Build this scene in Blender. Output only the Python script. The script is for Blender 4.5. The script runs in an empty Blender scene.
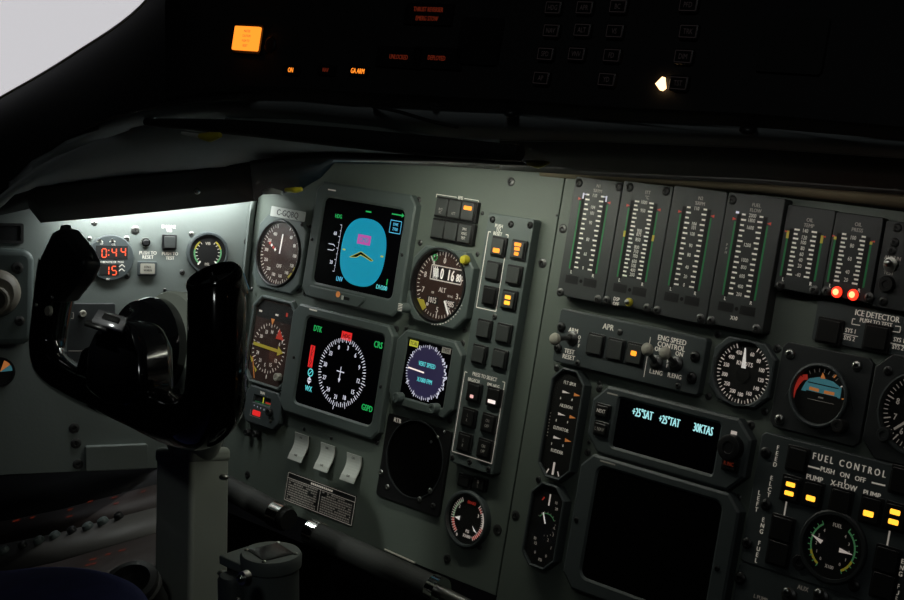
import bpy, bmesh, math, random
from mathutils import Vector, Matrix
from mathutils.geometry import tessellate_polygon
random.seed(7)
PI = math.pi
COL = bpy.context.scene.collection
sc = bpy.context.scene

# ------------------------------------------------------------------ camera geometry
F = 1450.0
CX, CY = 452.0, 300.0
MR = Matrix(((0.72024654, -0.15829336, 0.67541701), (0.15809104, 0.98545276, 0.0623705), (-0.67546439, 0.06185524, 0.7347937)))
TAU = math.radians(12)
U = Vector((1, 0, 0)); VD = Vector((0, -math.sin(TAU), -math.cos(TAU))); NI = Vector((0, math.cos(TAU), -math.sin(TAU)))
WB = Matrix((U, VD, NI)).transposed()            # panel axes -> world
CW = WB @ MR.transposed()                        # camera(cv) axes -> world
O = Vector((0.8, 0, 1.05))                       # foot of the camera on the panel plane
CAM = O - NI

KZ = .66                                          # depth of every bezel relative to its nominal value
class Frame:
    def __init__(s, o, u, vd, ni): s.o, s.u, s.v, s.n = o, u, vd, ni
    def uv(s, px, w=0.0): return s.raw(px, w*KZ)
    def raw(s, px, w=0.0):
        d = CW @ Vector((px[0]-CX, px[1]-CY, F))
        t = ((s.o - s.n*w - CAM).dot(s.n)) / d.dot(s.n)
        p = CAM + d*t - s.o
        return p.dot(s.u), p.dot(s.v)
    def mat(s, u, v, w=0.0):
        w *= KZ
        p = s.o + s.u*u + s.v*v - s.n*w
        m = Matrix((s.u, -s.v, -s.n*KZ)).transposed().to_4x4(); m.translation = p
        return m
MAIN = Frame(O, U, VD, NI)
def W3(x, y, w):                                  # world point seen at (x, y) on the plane w in front of the main panel
    u, v = MAIN.raw((x, y), w); return O + U*u + VD*v - NI*w
def on_plane(x, y, p0, nrm):
    d = CW @ Vector((x-CX, y-CY, F)); return CAM + d*((p0-CAM).dot(nrm)/d.dot(nrm))
# outboard panel plane, hinged on the left edge of the main one
_nl = (CW @ Vector((-math.sin(math.radians(24)), -.1, math.cos(math.radians(24))))).normalized()
_o = W3(255, 220, 0)
_a = on_plane(150, 270, _o, _nl); _b = on_plane(200, 270.5, _o, _nl)
_h = (_b-_a).normalized(); _v = _nl.cross(_h)
if _v.z > 0: _v = -_v
SIDE = Frame(_o, _h, _v, _nl)

def WN(x,y,d):                                    # point on the nearer of the two panels, raised by d
    if x>=255: return W3(x,y,d)
    u,v=SIDE.raw((x,y),d); return SIDE.o+SIDE.u*u+SIDE.v*v-SIDE.n*d
TAGS = dict(A=(230,180,4.51),B=(230,300,4.51),C=(230,420,3.75),D=(370,180,4.51),E=(370,300,4.51),F=(370,420,4.51),G=(540,170,4.51),
 H=(704,170,4.51),I=(520,290,4.51),J=(704,290,4.51),K=(510,370,4.51),L=(704,420,4.51),M=(510,460,3.767),Z=(720,480,4.913),
 S1=(0,180,3.75),S2=(0,320,3.75),S3=(0,440,3.75),
 a1=(300,185,7.5),a2=(300,240,7.5),a3=(280,310,7.5),a4=(280,365,7.5),a5=(390,240,10),a6=(390,285,10),a7=(385,330,10),a8=(385,375,10),
 b1=(430,190,7.5),b2=(430,265,7.5),b3=(430,340,7.5),b4=(430,410,7.5),b5=(555,170,7.5),b6=(555,240,7.5),b7=(665,180,7.5),b8=(665,255,7.5),
 c1=(784,200,7.5),c2=(784,270,7.5),c3=(784,345,7.5),c4=(784,415,7.5),c5=(784,490,7.5),c6=(704,520,7.5),c7=(700,330,6.667),c8=(545,305,7.5),
 d1=(530,365,5),d2=(510,470,5),d3=(640,320,8.567),d4=(680,400,6.667),d5=(425,480,6),d6=(240,290,6),d7=(240,380,10),d8=(225,530,8.567),
 e1=(60,195,6),e2=(180,180,6),e3=(0,200,7.5),e4=(0,280,6),e5=(60,280,6),e6=(180,280,6),e7=(180,370,6),e8=(60,370,6),p=(0,0,1))
def c(t, x, y): a = TAGS[t]; return (a[0]+x/a[2], a[1]+y/a[2])

# ------------------------------------------------------------------ materials
MT = {}
def mat(name, col, rough=.5, metal=0., emit=None, es=1., noise=0., bump=0., scale=60., spec=.5, coat=0.):
    m = bpy.data.materials.new(name); m.use_nodes = True; nt = m.node_tree; b = nt.nodes['Principled BSDF']
    b.inputs['Base Color'].default_value = (*col, 1); b.inputs['Roughness'].default_value = rough
    b.inputs['Metallic'].default_value = metal; b.inputs['Specular IOR Level'].default_value = spec
    b.inputs['Coat Weight'].default_value = coat
    if emit: b.inputs['Emission Color'].default_value = (*emit, 1); b.inputs['Emission Strength'].default_value = es
    if noise or bump:
        tc = nt.nodes.new('ShaderNodeTexCoord'); nz = nt.nodes.new('ShaderNodeTexNoise')
        nz.inputs['Scale'].default_value = scale; nz.inputs['Detail'].default_value = 4
        nt.links.new(tc.outputs['Object'], nz.inputs['Vector'])
        if noise:
            mx = nt.nodes.new('ShaderNodeMix'); mx.data_type = 'RGBA'
            mx.inputs[6].default_value = (*[k*(1-noise) for k in col], 1); mx.inputs[7].default_value = (*[min(1, k*(1+noise)) for k in col], 1)
            nt.links.new(nz.outputs['Fac'], mx.inputs[0]); nt.links.new(mx.outputs[2], b.inputs['Base Color'])
        if bump:
            n2 = nt.nodes.new('ShaderNodeTexNoise'); n2.inputs['Scale'].default_value = scale*20
            nt.links.new(tc.outputs['Object'], n2.inputs['Vector'])
            bp = nt.nodes.new('ShaderNodeBump'); bp.inputs['Strength'].default_value = bump; bp.inputs['Distance'].default_value = .0005
            nt.links.new(n2.outputs['Fac'], bp.inputs['Height']); nt.links.new(bp.outputs['Normal'], b.inputs['Normal'])
    MT[name] = m; return m
mat('panel_paint', (.125,.15,.13), .55, noise=.12, bump=.25, scale=18)
mat('side_paint', (.165,.19,.18), .55, noise=.08, bump=.2, scale=14)
mat('bezel_paint', (.098,.122,.118), .45, noise=.1, bump=.2, scale=30)
mat('module_paint', (.062,.075,.078), .5, noise=.1, bump=.2, scale=30)
mat('tape_paint', (.042,.047,.048), .5, noise=.1, bump=.15, scale=30)
mat('dark_module', (.032,.036,.038), .5, noise=.1, bump=.15, scale=30)
mat('black_plastic', (.012,.012,.013), .4)
mat('black_matte', (.008,.008,.008), .8)
mat('button_cap', (.050,.055,.054), .45)
mat('button_dark', (.012,.012,.012), .4)
mat('white_print', (.78,.78,.72), .6, emit=(1,.88,.74), es=.17)
mat('dim_print', (.38,.37,.34), .6, emit=(1,.85,.7), es=.035)
mat('screen_black', (.002,.002,.003), .35, spec=.03)
mat('screen_grey', (.003,.003,.003), .35, spec=.05)
mat('dial_black', (.008,.008,.008), .6)
mat('dial_brown', (.042,.017,.012), .7)
mat('steel', (.45,.45,.43), .3, 1., noise=.1)
mat('dark_steel', (.10,.10,.10), .4, .8)
mat('chrome', (.75,.75,.72), .12, 1.)
mat('yoke_gloss', (.004,.004,.005), .09, spec=.6, coat=.4)
mat('yoke_matte', (.010,.010,.011), .35)
mat('beige_knob', (.42,.40,.34), .5, noise=.1)
mat('white_plastic', (.62,.64,.60), .4, noise=.06)
mat('plate_white', (.55,.57,.54), .5)
mat('column_paint', (.30,.325,.29), .5, noise=.12, bump=.2, scale=14)
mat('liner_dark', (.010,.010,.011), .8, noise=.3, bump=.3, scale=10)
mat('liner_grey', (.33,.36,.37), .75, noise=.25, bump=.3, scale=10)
mat('shell_dark', (.02,.02,.022), .9, noise=.2)
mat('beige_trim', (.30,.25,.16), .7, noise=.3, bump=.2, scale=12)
mat('console_brown', (.030,.019,.017), .6, noise=.2, bump=.2, scale=12)
mat('console_light', (.085,.080,.074), .55, noise=.2, bump=.2, scale=12)
mat('nozzle_beige', (.17,.155,.125), .55, noise=.1)
mat('clip_metal', (.62,.62,.66), .25, .6)
mat('rubber', (.035,.037,.035), .7, noise=.15, bump=.4, scale=30)
mat('blue_fabric', (.030,.038,.17), .9, noise=.3, bump=.8, scale=50)
mat('yellow_paint', (.55,.47,.03), .45)
mat('red_paint', (.5,.04,.02), .5)
mat('green_line', (.02,.18,.06), .6, emit=(.05,.5,.18), es=.045)
mat('label_dark', (.02,.022,.022), .5)
def em(name, col, s=1., base=(.02,.02,.02)): return mat(name, base, .4, emit=col, es=s)
em('lit_orange', (1,.30,.02), 1.8); em('lit_amber', (1,.25,.02), 1.6); em('lit_dim_orange', (1,.3,.04), .035)
em('lit_yellow', (1,.42,.03), 1.9)
em('lit_pale', (1,.85,.78), 1.0); em('lit_pink', (1,.55,.5), .9)
em('lit_cyan', (.12,.75,.78), .8); em('lit_sky', (0,.235,.36), 1.0); em('lit_cyan2', (.1,.55,.85), .8)
em('lit_readout', (.40,.85,.88), .9); em('lit_green', (.02,.62,.14), .6); em('lit_red', (.85,.02,.02), .8); em('lit_magenta', (.75,.12,.55), .6)
em('lit_white', (.85,.85,1.), .7); em('lit_blue', (.03,.024,.08), .55); em('lit_yel2', (.6,.6,.05), .7)
em('lit_redlamp', (1,.035,.012), 1.9); em('lit_redcore', (1,.42,.16), 2.2); em('lit_red7', (1,.10,.03), 1.8)
em('lit_gauge', (.9,.78,.7), .35, (.5,.47,.42)); em('lit_gauge_dim', (.8,.7,.6), .11, (.45,.42,.36)); em('lit_redtext', (.7,.08,.03), .13)
em('lit_greytext', (.5,.38,.38), .018); em('lit_tri', (1,.62,.3), 3.); em('lit_needle', (.95,.9,.85), .5, (.7,.7,.65))
em('gauge_green', (.15,.5,.2), .12, (.15,.45,.2)); em('gauge_yellow', (.6,.5,.05), .14, (.5,.42,.05)); em('gauge_red', (.8,.06,.04), .22, (.5,.05,.03))
em('att_blue', (.06,.22,.26), .35, (.1,.3,.35)); em('lit_orangemark', (.9,.3,.08), .3, (.5,.2,.05))
em('tube_light', (.85,1,.9), 6.)
def glass_mat(name, tint=(1,1,1), refl=.05):
    m = bpy.data.materials.new(name); m.use_nodes = True; nt = m.node_tree; nt.nodes.clear()
    o = nt.nodes.new('ShaderNodeOutputMaterial'); t = nt.nodes.new('ShaderNodeBsdfTransparent'); g = nt.nodes.new('ShaderNodeBsdfGlossy'); x = nt.nodes.new('ShaderNodeMixShader')
    t.inputs[0].default_value = (*tint, 1); g.inputs['Roughness'].default_value = .08; x.inputs[0].default_value = refl
    nt.links.new(t.outputs[0], x.inputs[1]); nt.links.new(g.outputs[0], x.inputs[2]); nt.links.new(x.outputs[0], o.inputs[0]); MT[name] = m
glass_mat('cover_glass', (.97,.97,.97), .03); glass_mat('window_glass', (.96,.98,.97), .04)

# ------------------------------------------------------------------ mesh builder
_font = {}
def font_mesh(s):
    if s not in _font:
        cu = bpy.data.curves.new('text', 'FONT'); cu.body = s; cu.resolution_u = 2
        ob = bpy.data.objects.new('text', cu); m = ob.to_mesh()
        vs = [(v.co.x, v.co.y) for v in m.vertices]; fs = [tuple(p.vertices) for p in m.polygons]
        ob.to_mesh_clear(); bpy.data.objects.remove(ob); bpy.data.curves.remove(cu)
        x0 = min(v[0] for v in vs); x1 = max(v[0] for v in vs)
        if s != 'H': font_mesh('H')
        else: _font['metric'] = (min(v[1] for v in vs), max(v[1] for v in vs))
        b0, b1 = _font['metric']; k = b1-b0
        _font[s] = ([((v[0]-(x0+x1)/2)/k, (v[1]-b0)/k-.5) for v in vs], fs, (x1-x0)/k)
    return _font[s]
def rrect(w, h, r=.0, n=5, cx=0, cy=0):
    if r <= 0: return [(cx-w/2,cy-h/2),(cx+w/2,cy-h/2),(cx+w/2,cy+h/2),(cx-w/2,cy+h/2)]
    P = []
    for k,(sx,sy) in enumerate(((-1,-1),(1,-1),(1,1),(-1,1))):
        for i in range(n+1):
            a = PI + PI/2*k + PI/2*i/n
            P.append((cx+sx*(w/2-r)+r*math.cos(a), cy+sy*(h/2-r)+r*math.sin(a)))
    return P
def crect(w, h, ch, cx=0, cy=0): return rrect(w, h, ch, 1, cx, cy)
def circ(r, n=40, cx=0, cy=0): return [(cx+r*math.cos(2*PI*i/n), cy+r*math.sin(2*PI*i/n)) for i in range(n)]
def inset(P, d):
    n = len(P); out = []
    for i in range(n):
        a, b, c_ = Vector(P[i-1]), Vector(P[i]), Vector(P[(i+1) % n]); e1 = (b-a).normalized(); e2 = (c_-b).normalized()
        nn = Vector((-e1.y-e2.y, e1.x+e2.x)); nn.normalize(); k = d/max(.3, nn.dot(Vector((-e1.y, e1.x)))); out.append((b.x+nn.x*k, b.y+nn.y*k))
    return out
class MB:
    def __init__(s): s.v = []; s.f = []; s.m = []; s.names = []
    def mi(s, m):
        if m not in s.names: s.names.append(m)
        return s.names.index(m)
    def face(s, pts, m): i = len(s.v); s.v += [tuple(p) for p in pts]; s.f.append(tuple(range(i, i+len(pts)))); s.m.append(s.mi(m)); return s
    def prism(s, poly, z0, z1, m, holes=(), ms=None, top=True, bottom=True, ch=0):
        if ch:
            inner = inset(poly, ch); hs = [inset(L, -ch) for L in holes]; k = s.mi(m)
            for L, Li in [(poly, inner)]+list(zip(holes, hs)):
                n = len(L)
                for i in range(n):
                    j = (i+1) % n
                    s.face([(*L[i], z0), (*L[j], z0), (*L[j], z1-ch), (*L[i], z1-ch)], m); s.face([(*L[i], z1-ch), (*L[j], z1-ch), (*Li[j], z1), (*Li[i], z1)], m)
            flat = inner+[p for L in hs for p in L]
            for t in tessellate_polygon([[Vector((x, y, 0)) for x, y in L] for L in [inner]+hs]): s.face([(*flat[q], z1) for q in t], m)
            return s
        k = s.mi(m); ks = s.mi(ms or m); loops = [poly]+list(holes); base = len(s.v); idx = []; flat = []
        for L in loops:
            a = len(s.v)
            for z in (z0, z1): s.v += [(x, y, z) for x, y in L]
            n = len(L); idx += [(a+i, a+n+i) for i in range(n)]; flat += L
            for i in range(n):
                j = (i+1) % n; s.f.append((a+i, a+j, a+n+j, a+n+i)); s.m.append(ks)
        if not holes:
            if top: s.f.append(tuple(b for _, b in idx)); s.m.append(k)
            if bottom: s.f.append(tuple(a for a, _ in reversed(idx))); s.m.append(k)
        else:
            for t in tessellate_polygon([[Vector((x, y, 0)) for x, y in L] for L in loops]):
                if top: s.f.append(tuple(idx[q][1] for q in t)); s.m.append(k)
                if bottom: s.f.append(tuple(idx[q][0] for q in t)); s.m.append(k)
        return s
    def box(s, x0, x1, y0, y1, z0, z1, m): return s.prism([(x0,y0),(x1,y0),(x1,y1),(x0,y1)], z0, z1, m)
    def flat(s, poly, z, m): return s.face([(x, y, z) for x, y in poly], m)
    def rect(s, x0, x1, y0, y1, z, m): return s.flat([(x0,y0),(x1,y0),(x1,y1),(x0,y1)], z, m)
    def line(s, a, b, t, z, m):
        d = Vector((b[0]-a[0], b[1]-a[1])); n = Vector((-d.y, d.x)).normalized()*t/2
        return s.flat([(a[0]+n.x,a[1]+n.y),(a[0]-n.x,a[1]-n.y),(b[0]-n.x,b[1]-n.y),(b[0]+n.x,b[1]+n.y)], z, m)
    def path(s, pts, t, z, m):
        for a, b in zip(pts, pts[1:]): s.line(a, b, t, z, m)
        return s
    def arc(s, r0, r1, a0, a1, z, m, cx=0, cy=0, n=None):     # degrees clockwise from top
        n = n or max(2, int(abs(a1-a0)/8))
        for i in range(n):
            p, q = [math.radians(a0+(a1-a0)*(i+k)/n) for k in (0, 1)]
            s.flat([(cx+r0*math.sin(p),cy+r0*math.cos(p)),(cx+r1*math.sin(p),cy+r1*math.cos(p)),(cx+r1*math.sin(q),cy+r1*math.cos(q)),(cx+r0*math.sin(q),cy+r0*math.cos(q))], z, m)
        return s
    def ticks(s, r0, r1, a0, a1, n, t, z, m, cx=0, cy=0, skip=None):
        for i in range(n+1):
            if skip and i % skip == 0: continue
            a = math.radians(a0+(a1-a0)*i/n)
            s.line((cx+r0*math.sin(a),cy+r0*math.cos(a)),(cx+r1*math.sin(a),cy+r1*math.cos(a)), t, z, m)
        return s
    def text(s, st, x, y, h, z, m, xs=.85, rot=0, align='C', bold=1):
        vs, fs, wd = font_mesh(st); k = s.mi(m); a = len(s.v); ca, sa = math.cos(rot), math.sin(rot)
        off = {'C':0, 'L':wd/2, 'R':-wd/2}[align]
        for vx, vy in vs:
            X = (vx+off)*h*xs; Y = vy*h; s.v.append((x+X*ca-Y*sa, y+X*sa+Y*ca, z))
        for f in fs: s.f.append(tuple(a+i for i in f)); s.m.append(k)
        if bold:
            for d in (-.045, .045): s.text(st, x+d*h*ca, y+d*h*sa, h, z+.00004*(1 if d > 0 else -1), m, xs, rot, align, 0)
        return s
    def seg(s, ch, x, y, h, z, m, t=None):
        w = h*.5; t = t or h*.12
        S = dict(a=((-.5,.5),(.5,.5)), b=((.5,.5),(.5,0)), c=((.5,0),(.5,-.5)), d=((-.5,-.5),(.5,-.5)), e=((-.5,0),(-.5,-.5)), f=((-.5,.5),(-.5,0)), g=((-.5,0),(.5,0)))
        D = {'0':'abcdef','1':'bc','4':'fgbc','5':'afgcd','2':'abged','3':'abgcd'}
        for k in D[ch]:
            (p, q), (r, u) = S[k]; A = Vector((x+p*w, y+q*h)); B = Vector((x+r*w, y+u*h)); d = (B-A).normalized()*t*.45
            s.line(A+d, B-d, t, z, m)
    def cyl(s, x, y, r, z0, z1, m, n=28, r1=None, mtop=None):
        r1 = r if r1 is None else r1; a = len(s.v); k = s.mi(m); kt = s.mi(mtop or m)
        for rr, z in ((r, z0), (r1, z1)): s.v += [(x+rr*math.cos(2*PI*i/n), y+rr*math.sin(2*PI*i/n), z) for i in range(n)]
        for i in range(n): j = (i+1) % n; s.f.append((a+i,a+j,a+n+j,a+n+i)); s.m.append(k)
        s.f.append(tuple(a+n+i for i in range(n))); s.m.append(kt); s.f.append(tuple(a+i for i in reversed(range(n)))); s.m.append(k)
        return s
    def lathe(s, prof, m, x=0, y=0, n=32, M=None, cap=True):            # prof [(r,z)] about the z axis, optional matrix
        a = len(s.v); k = s.mi(m)
        for r, z in prof:
            for i in range(n):
                p = Vector((x+r*math.cos(2*PI*i/n), y+r*math.sin(2*PI*i/n), z)); p = M @ p if M else p; s.v.append(tuple(p))
        for q in range(len(prof)-1):
            for i in range(n): j = (i+1) % n; s.f.append((a+q*n+i,a+q*n+j,a+(q+1)*n+j,a+(q+1)*n+i)); s.m.append(k)
        if not cap: return s
        s.f.append(tuple(a+i for i in reversed(range(n)))); s.m.append(k); e = a+(len(prof)-1)*n
        s.f.append(tuple(e+i for i in range(n))); s.m.append(k); return s
    def ball(s, p, r, m, n=16, flat=1.):
        prof = [(max(1e-5, r*math.sin(PI*i/10)), -r*flat*math.cos(PI*i/10)) for i in range(11)]
        return s.lathe(prof, m, n=n, M=Matrix.Translation(Vector(p)))
    def tube(s, pts, rad, m, n=20, sub=6, caps=True):
        P = [Vector(p) for p in pts]; R = [(r, r) if not isinstance(r, tuple) else r for r in (rad if isinstance(rad, list) else [rad]*len(P))]
        Q = []; RR = []
        if sub > 1 and len(P) > 2:
            for i in range(len(P)-1):
                p0 = P[max(i-1,0)]; p1 = P[i]; p2 = P[i+1]; p3 = P[min(i+2,len(P)-1)]
                for k in range(sub):
                    t = k/sub
                    Q.append(.5*((2*p1)+(p2-p0)*t+(2*p0-5*p1+4*p2-p3)*t*t+(3*p1-p0-3*p2+p3)*t**3))
                    RR.append(tuple(R[i][j]*(1-t)+R[i+1][j]*t for j in (0,1)))
            Q.append(P[-1]); RR.append(R[-1])
        else: Q, RR = P, R
        a = len(s.v); k = s.mi(m); x = None
        for i, p in enumerate(Q):
            d = (Q[min(i+1,len(Q)-1)]-Q[max(i-1,0)]).normalized()
            if x is None: x = d.orthogonal().normalized() if abs(d.dot(NI)) > .95 else (NI-d*NI.dot(d)).normalized()
            x = (x-d*x.dot(d)).normalized(); y = d.cross(x)
            for j in range(n): t = 2*PI*j/n; s.v.append(tuple(p+x*RR[i][0]*math.cos(t)+y*RR[i][1]*math.sin(t)))
        for i in range(len(Q)-1):
            for j in range(n): l = (j+1) % n; s.f.append((a+i*n+j,a+i*n+l,a+(i+1)*n+l,a+(i+1)*n+j)); s.m.append(k)
        if caps:
            s.f.append(tuple(a+j for j in reversed(range(n)))); s.m.append(k); e = a+(len(Q)-1)*n; s.f.append(tuple(e+j for j in range(n))); s.m.append(k)
        return s
    def loft(s, rows, m):                                    # grid of points
        k = s.mi(m); a = len(s.v); n = len(rows[0])
        for r in rows: s.v += [tuple(p) for p in r]
        for i in range(len(rows)-1):
            for j in range(n-1): s.f.append((a+i*n+j,a+i*n+j+1,a+(i+1)*n+j+1,a+(i+1)*n+j)); s.m.append(k)
        return s
    def shift(s, off): s.v = [(v[0]-off[0], v[1]-off[1], v[2]-off[2]) for v in s.v]; return s
    def build(s, name, parent=None, label=None, bevel=0, seg=2, solid=0, smooth=True, sub=0, recalc=True):
        me = bpy.data.meshes.new(name); me.from_pydata(s.v, [], s.f)
        for nme in s.names: me.materials.append(MT[nme])
        me.polygons.foreach_set('material_index', s.m)
        if recalc:
            bm = bmesh.new(); bm.from_mesh(me); bmesh.ops.recalc_face_normals(bm, faces=bm.faces); bm.to_mesh(me); bm.free()
        if smooth:
            me.polygons.foreach_set('use_smooth', [True]*len(me.polygons)); me.set_sharp_from_angle(angle=math.radians(38))
        me.update(); o = bpy.data.objects.new(name, me); COL.objects.link(o)
        if parent: o.parent = parent
        if label: o['label'] = label
        if sub: md = o.modifiers.new('sub', 'SUBSURF'); md.levels = md.render_levels = sub
        if solid: md = o.modifiers.new('thickness', 'SOLIDIFY'); md.thickness = solid; md.offset = 0
        if bevel:
            md = o.modifiers.new('bevel', 'BEVEL'); md.width = bevel; md.segments = seg; md.limit_method = 'ANGLE'; md.angle_limit = math.radians(40); md.harden_normals = False
        return o
def tag(o, label, cat, group=None):
    o['label'] = label; o['category'] = cat
    if group: o['group'] = group
    return o
class Thing:
    """an Empty at the thing's base on a panel; local x right, y up, z out of the panel"""
    def __init__(s, name, label, cat, ctr=None, w=0., fr=MAIN, uv=None, base=0., group=None):
        s.fr = fr; s.u0, s.v0 = uv if uv else fr.uv(ctr, w); s.base = base
        s.o = bpy.data.objects.new(name, None); s.o.empty_display_size = .01; COL.objects.link(s.o); s.o.matrix_world = fr.mat(s.u0, s.v0, base)
        tag(s.o, label, cat, group)
    def q(s, t, x, y, w=0.): u, v = s.fr.uv(c(t, x, y), w); return (u-s.u0, s.v0-v)
    def p(s, pt, w=0.): u, v = s.fr.uv(pt, w); return (u-s.u0, s.v0-v)
def rectm(l, r, t, b, w=0., fr=MAIN):
    u0 = fr.uv(l, w)[0]; u1 = fr.uv(r, w)[0]; v0 = fr.uv(t, w)[1]; v1 = fr.uv(b, w)[1]
    return (u0+u1)/2, (v0+v1)/2, u1-u0, v1-v0
def RT(name, label, cat, l, r, t, b, w=0., fr=MAIN, **k):
    u, v, W_, H_ = rectm(l, r, t, b, w, fr); T = Thing(name, label, cat, uv=(u, v), fr=fr, **k); T.W, T.H = W_, H_; return T
_screw = {}
def screw(T, pt, r=.0032, w=0., m='dark_steel', name='screw', h=.0018):
    x, y = T.p(pt, w); key = (r, m, h)
    if key not in _screw:
        b = MB(); b.lathe([(r,0),(r,h*.4),(r*.75,h*.85),(r*.45,h),(r*.42,h*.4)], m, n=16); b.box(-r*.6, r*.6, -r*.13, r*.13, h*.3, h*.55, 'black_matte')
        o = b.build(name, T.o); _screw[key] = o
    else: o = _screw[key].copy(); COL.objects.link(o); o.name = name
    o.parent = T.o; o.location = (x, y, w-T.base+.00002); o.rotation_euler = (0, 0, random.uniform(0, 3)); return o
def knob(T, pt, r, w0, w1, m='bezel_paint', name='knob', label=None, dot=None, flutes=0, lb=None):
    x, y = T.p(pt, w1); b = MB()
    b.lathe([(r*1.02,w0),(r,w0+.001),(r*.95,w1-.0008),(r*.85,w1),(r*.45,w1),(r*.4,w1-.001)], m, x, y, 24)
    if dot: b.cyl(x, y, r*.4, w1-.002, w1-.0005, dot, 14)
    return b.build(name, T.o, label)
def glass(T, r, z, x=0, y=0, poly=None):
    b = MB(); b.prism(poly or circ(r, 40, x, y), z, z+.0008, 'cover_glass'); return b.build('cover_glass', T.o)
def lens(T, x, y, z, r, m): b = MB(); b.ball((x, y, z), r, m, 14, .6); return b
def warm(T, x, y, z, power, col=(1,.35,.2), size=.02):
    L = bpy.data.lights.new('gauge_lamp', 'POINT'); L.energy = power; L.color = col; L.shadow_soft_size = size
    o = bpy.data.objects.new('gauge_lamp', L); COL.objects.link(o); o.matrix_world = T.o.matrix_world @ Matrix.Translation((x, y, z)); return o
# a framed item: bezel plate with a window, a recessed face
def bezel(T, outer, holes, z1, m, z0=0., bevel=.0012, name='bezel', label=None):
    b = MB(); b.prism(outer, z0, z1, m, holes, ch=bevel); return b.build(name, T.o, label, smooth=False, recalc=False)

def push_button(T, x, y, w, h, z0, z1, cap='button_cap', legend=None, hm='black_plastic', label=None, rim=.0036):
    b = MB(); b.prism(rrect(w, h, .001, 2, x, y), z0, z1-.0025, hm); b.prism(rrect(w-rim, h-rim, .0012, 3, x, y), z1-.0025, z1, cap)
    o = b.build('push_button', T.o, label, .0004, 1)
    if legend:
        g = MB(); legend(g, x, y, z1+.00015); g.build('legend', o)
    return o
def leg_text(rows, m, h=.0026, dy=.0036, yoff=0., xs=.7, bold=0):
    def f(g, x, y, z):
        for i, r in enumerate(rows): g.text(r, x, y+yoff+((len(rows)-1)/2-i)*dy, h, z, m, xs, bold=bold)
    return f
def leg_bar(bars, m):
    def f(g, x, y, z):
        for (dx, dy, w, h) in bars: g.prism(rrect(w, h, h*.2, 2, x+dx, y+dy), z-.0001, z+.0002, m)
    return f
exec_parts = []
# ================================================================== the panels
uL = MAIN.uv((255,220))[0]; uJ = MAIN.uv((531,384))[0]; vT = MAIN.uv((700,186))[1]; vB = MAIN.uv((420,565.5))[1]
def slab(name, label, u0, u1, v0, v1, fr, m='panel_paint', th=.004):
    T = Thing(name, label, 'instrument panel', uv=((u0+u1)/2, (v0+v1)/2), fr=fr)
    b = MB(); w, h = (u1-u0)/2, (v1-v0)/2; b.box(-w, w, -h, h, -th, -.00002, m); b.build('face_plate', T.o, bevel=.0005); T.w_, T.h_ = w, h
    return T
PM = slab('instrument_panel', 'left grey-green instrument panel in front of the yoke, carrying the two large displays', uL, uJ-.0007, vT, vB, MAIN)
PC = slab('instrument_panel', 'centre grey-green instrument panel right of the long vertical seam', uJ+.0007, MAIN.uv((1000,400))[0], vT, MAIN.uv((560,660))[1], MAIN)
for t, x, y, r in (('D',636,8,.0042),('D',507,150,.002),('D',778,375,.0045),('D',485,335,.0024),('F',657,430,.0045),('F',575,495,.005),('F',495,572,.003),('C',815,520,.0045),
    ('C',66,205,.004),('E',418,195,.003),('E',428,135,.003),('E',360,542,.003),('A',852,90,.0032),('A',858,284,.003),('A',310,497,.003),('A',76,272,.004),('E',120,130,.0035),
    ('E',163,128,.0022),('E',182,152,.002),('A',288,555,.003),('A',340,512,.003),('a1',75,310,.002),('F',32,100,.003),('a4',385,548,.002),('a4',180,478,.002),('D',843,160,.001)):
    screw(PM, c(t, x, y), r, m='dark_steel')
for t, x, y, r in (('I',185,12,.003),('b5',60,440,.0042),('K',402,85,.003),('K',405,58,.002),('K',350,372,.0032),('K',357,325,.002),('F',760,268,.003),('I',165,352,.003),('I',360,440,.003),
    ('d4',470,170,.004),('d4',570,350,.004),('L',210,22,.003),('L',155,352,.003),('J',330,265,.0035),('J',850,488,.003),('J',62,200,.003),('J',275,548,.003),('J',20,480,.003),('c1',828,318,.003)):
    screw(PC, c(t, x, y), r, m='dark_steel')

b=MB(); b.box(-PC.w_,PC.w_,-1.30+.0,-PC.h_,-.05,-.02,'shell_dark'); b.build('pedestal_front',PC.o)
b=MB(); b.box(-PC.w_,PC.w_,-PC.h_-.02,-PC.h_+.05,-.03,-.0045,'shell_dark'); b.build('mounting_rail',PC.o)
# ---------------------------------------------------------------- airspeed
T = Thing('airspeed_indicator', 'round brown-faced airspeed gauge with a white needle, beneath the registration plate', 'gauge', (278.2,253.5), .008)
hw = .0405
bezel(T, crect(2*hw, 2*hw*1.0, .012, .001, 0), [circ(.0368,48)], .008, 'bezel_paint')
b = MB(); b.lathe([(.0368,.003),(.0368,.0105),(.0358,.0112),(.0348,.0105),(.0345,.004)], 'black_plastic', cap=False); b.build('retaining_ring', T.o)
b = MB(); b.cyl(0,0,.0350,.001,.0035,'dial_brown',48); z=.0037
b.ticks(.0305,.0335,20,340,48,.0007,z,'lit_gauge'); b.ticks(.029,.0335,20,340,16,.001,z,'lit_gauge')
for i,s in enumerate(('60','80','100','120','140','160','180','200','250','300','350','400')):
    a=math.radians(35+i*26.5); b.text(s,.0245*math.sin(a),.0245*math.cos(a),.0036,z,'lit_gauge',.8)
b.arc(.031,.0345,85,95,z+.0001,'gauge_red'); b.arc(.029,.0345,112,122,z+.0001,'gauge_yellow'); b.arc(.029,.034,128,142,z+.0001,'gauge_yellow'); b.text('OFF',.001,-.0135,.004,z,'lit_gauge')
b.build('dial', T.o)
b=MB(); b.line((0,0),(.001,.022),.0022,.0055,'lit_needle'); b.build('needle',T.o)
b=MB()
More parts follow.
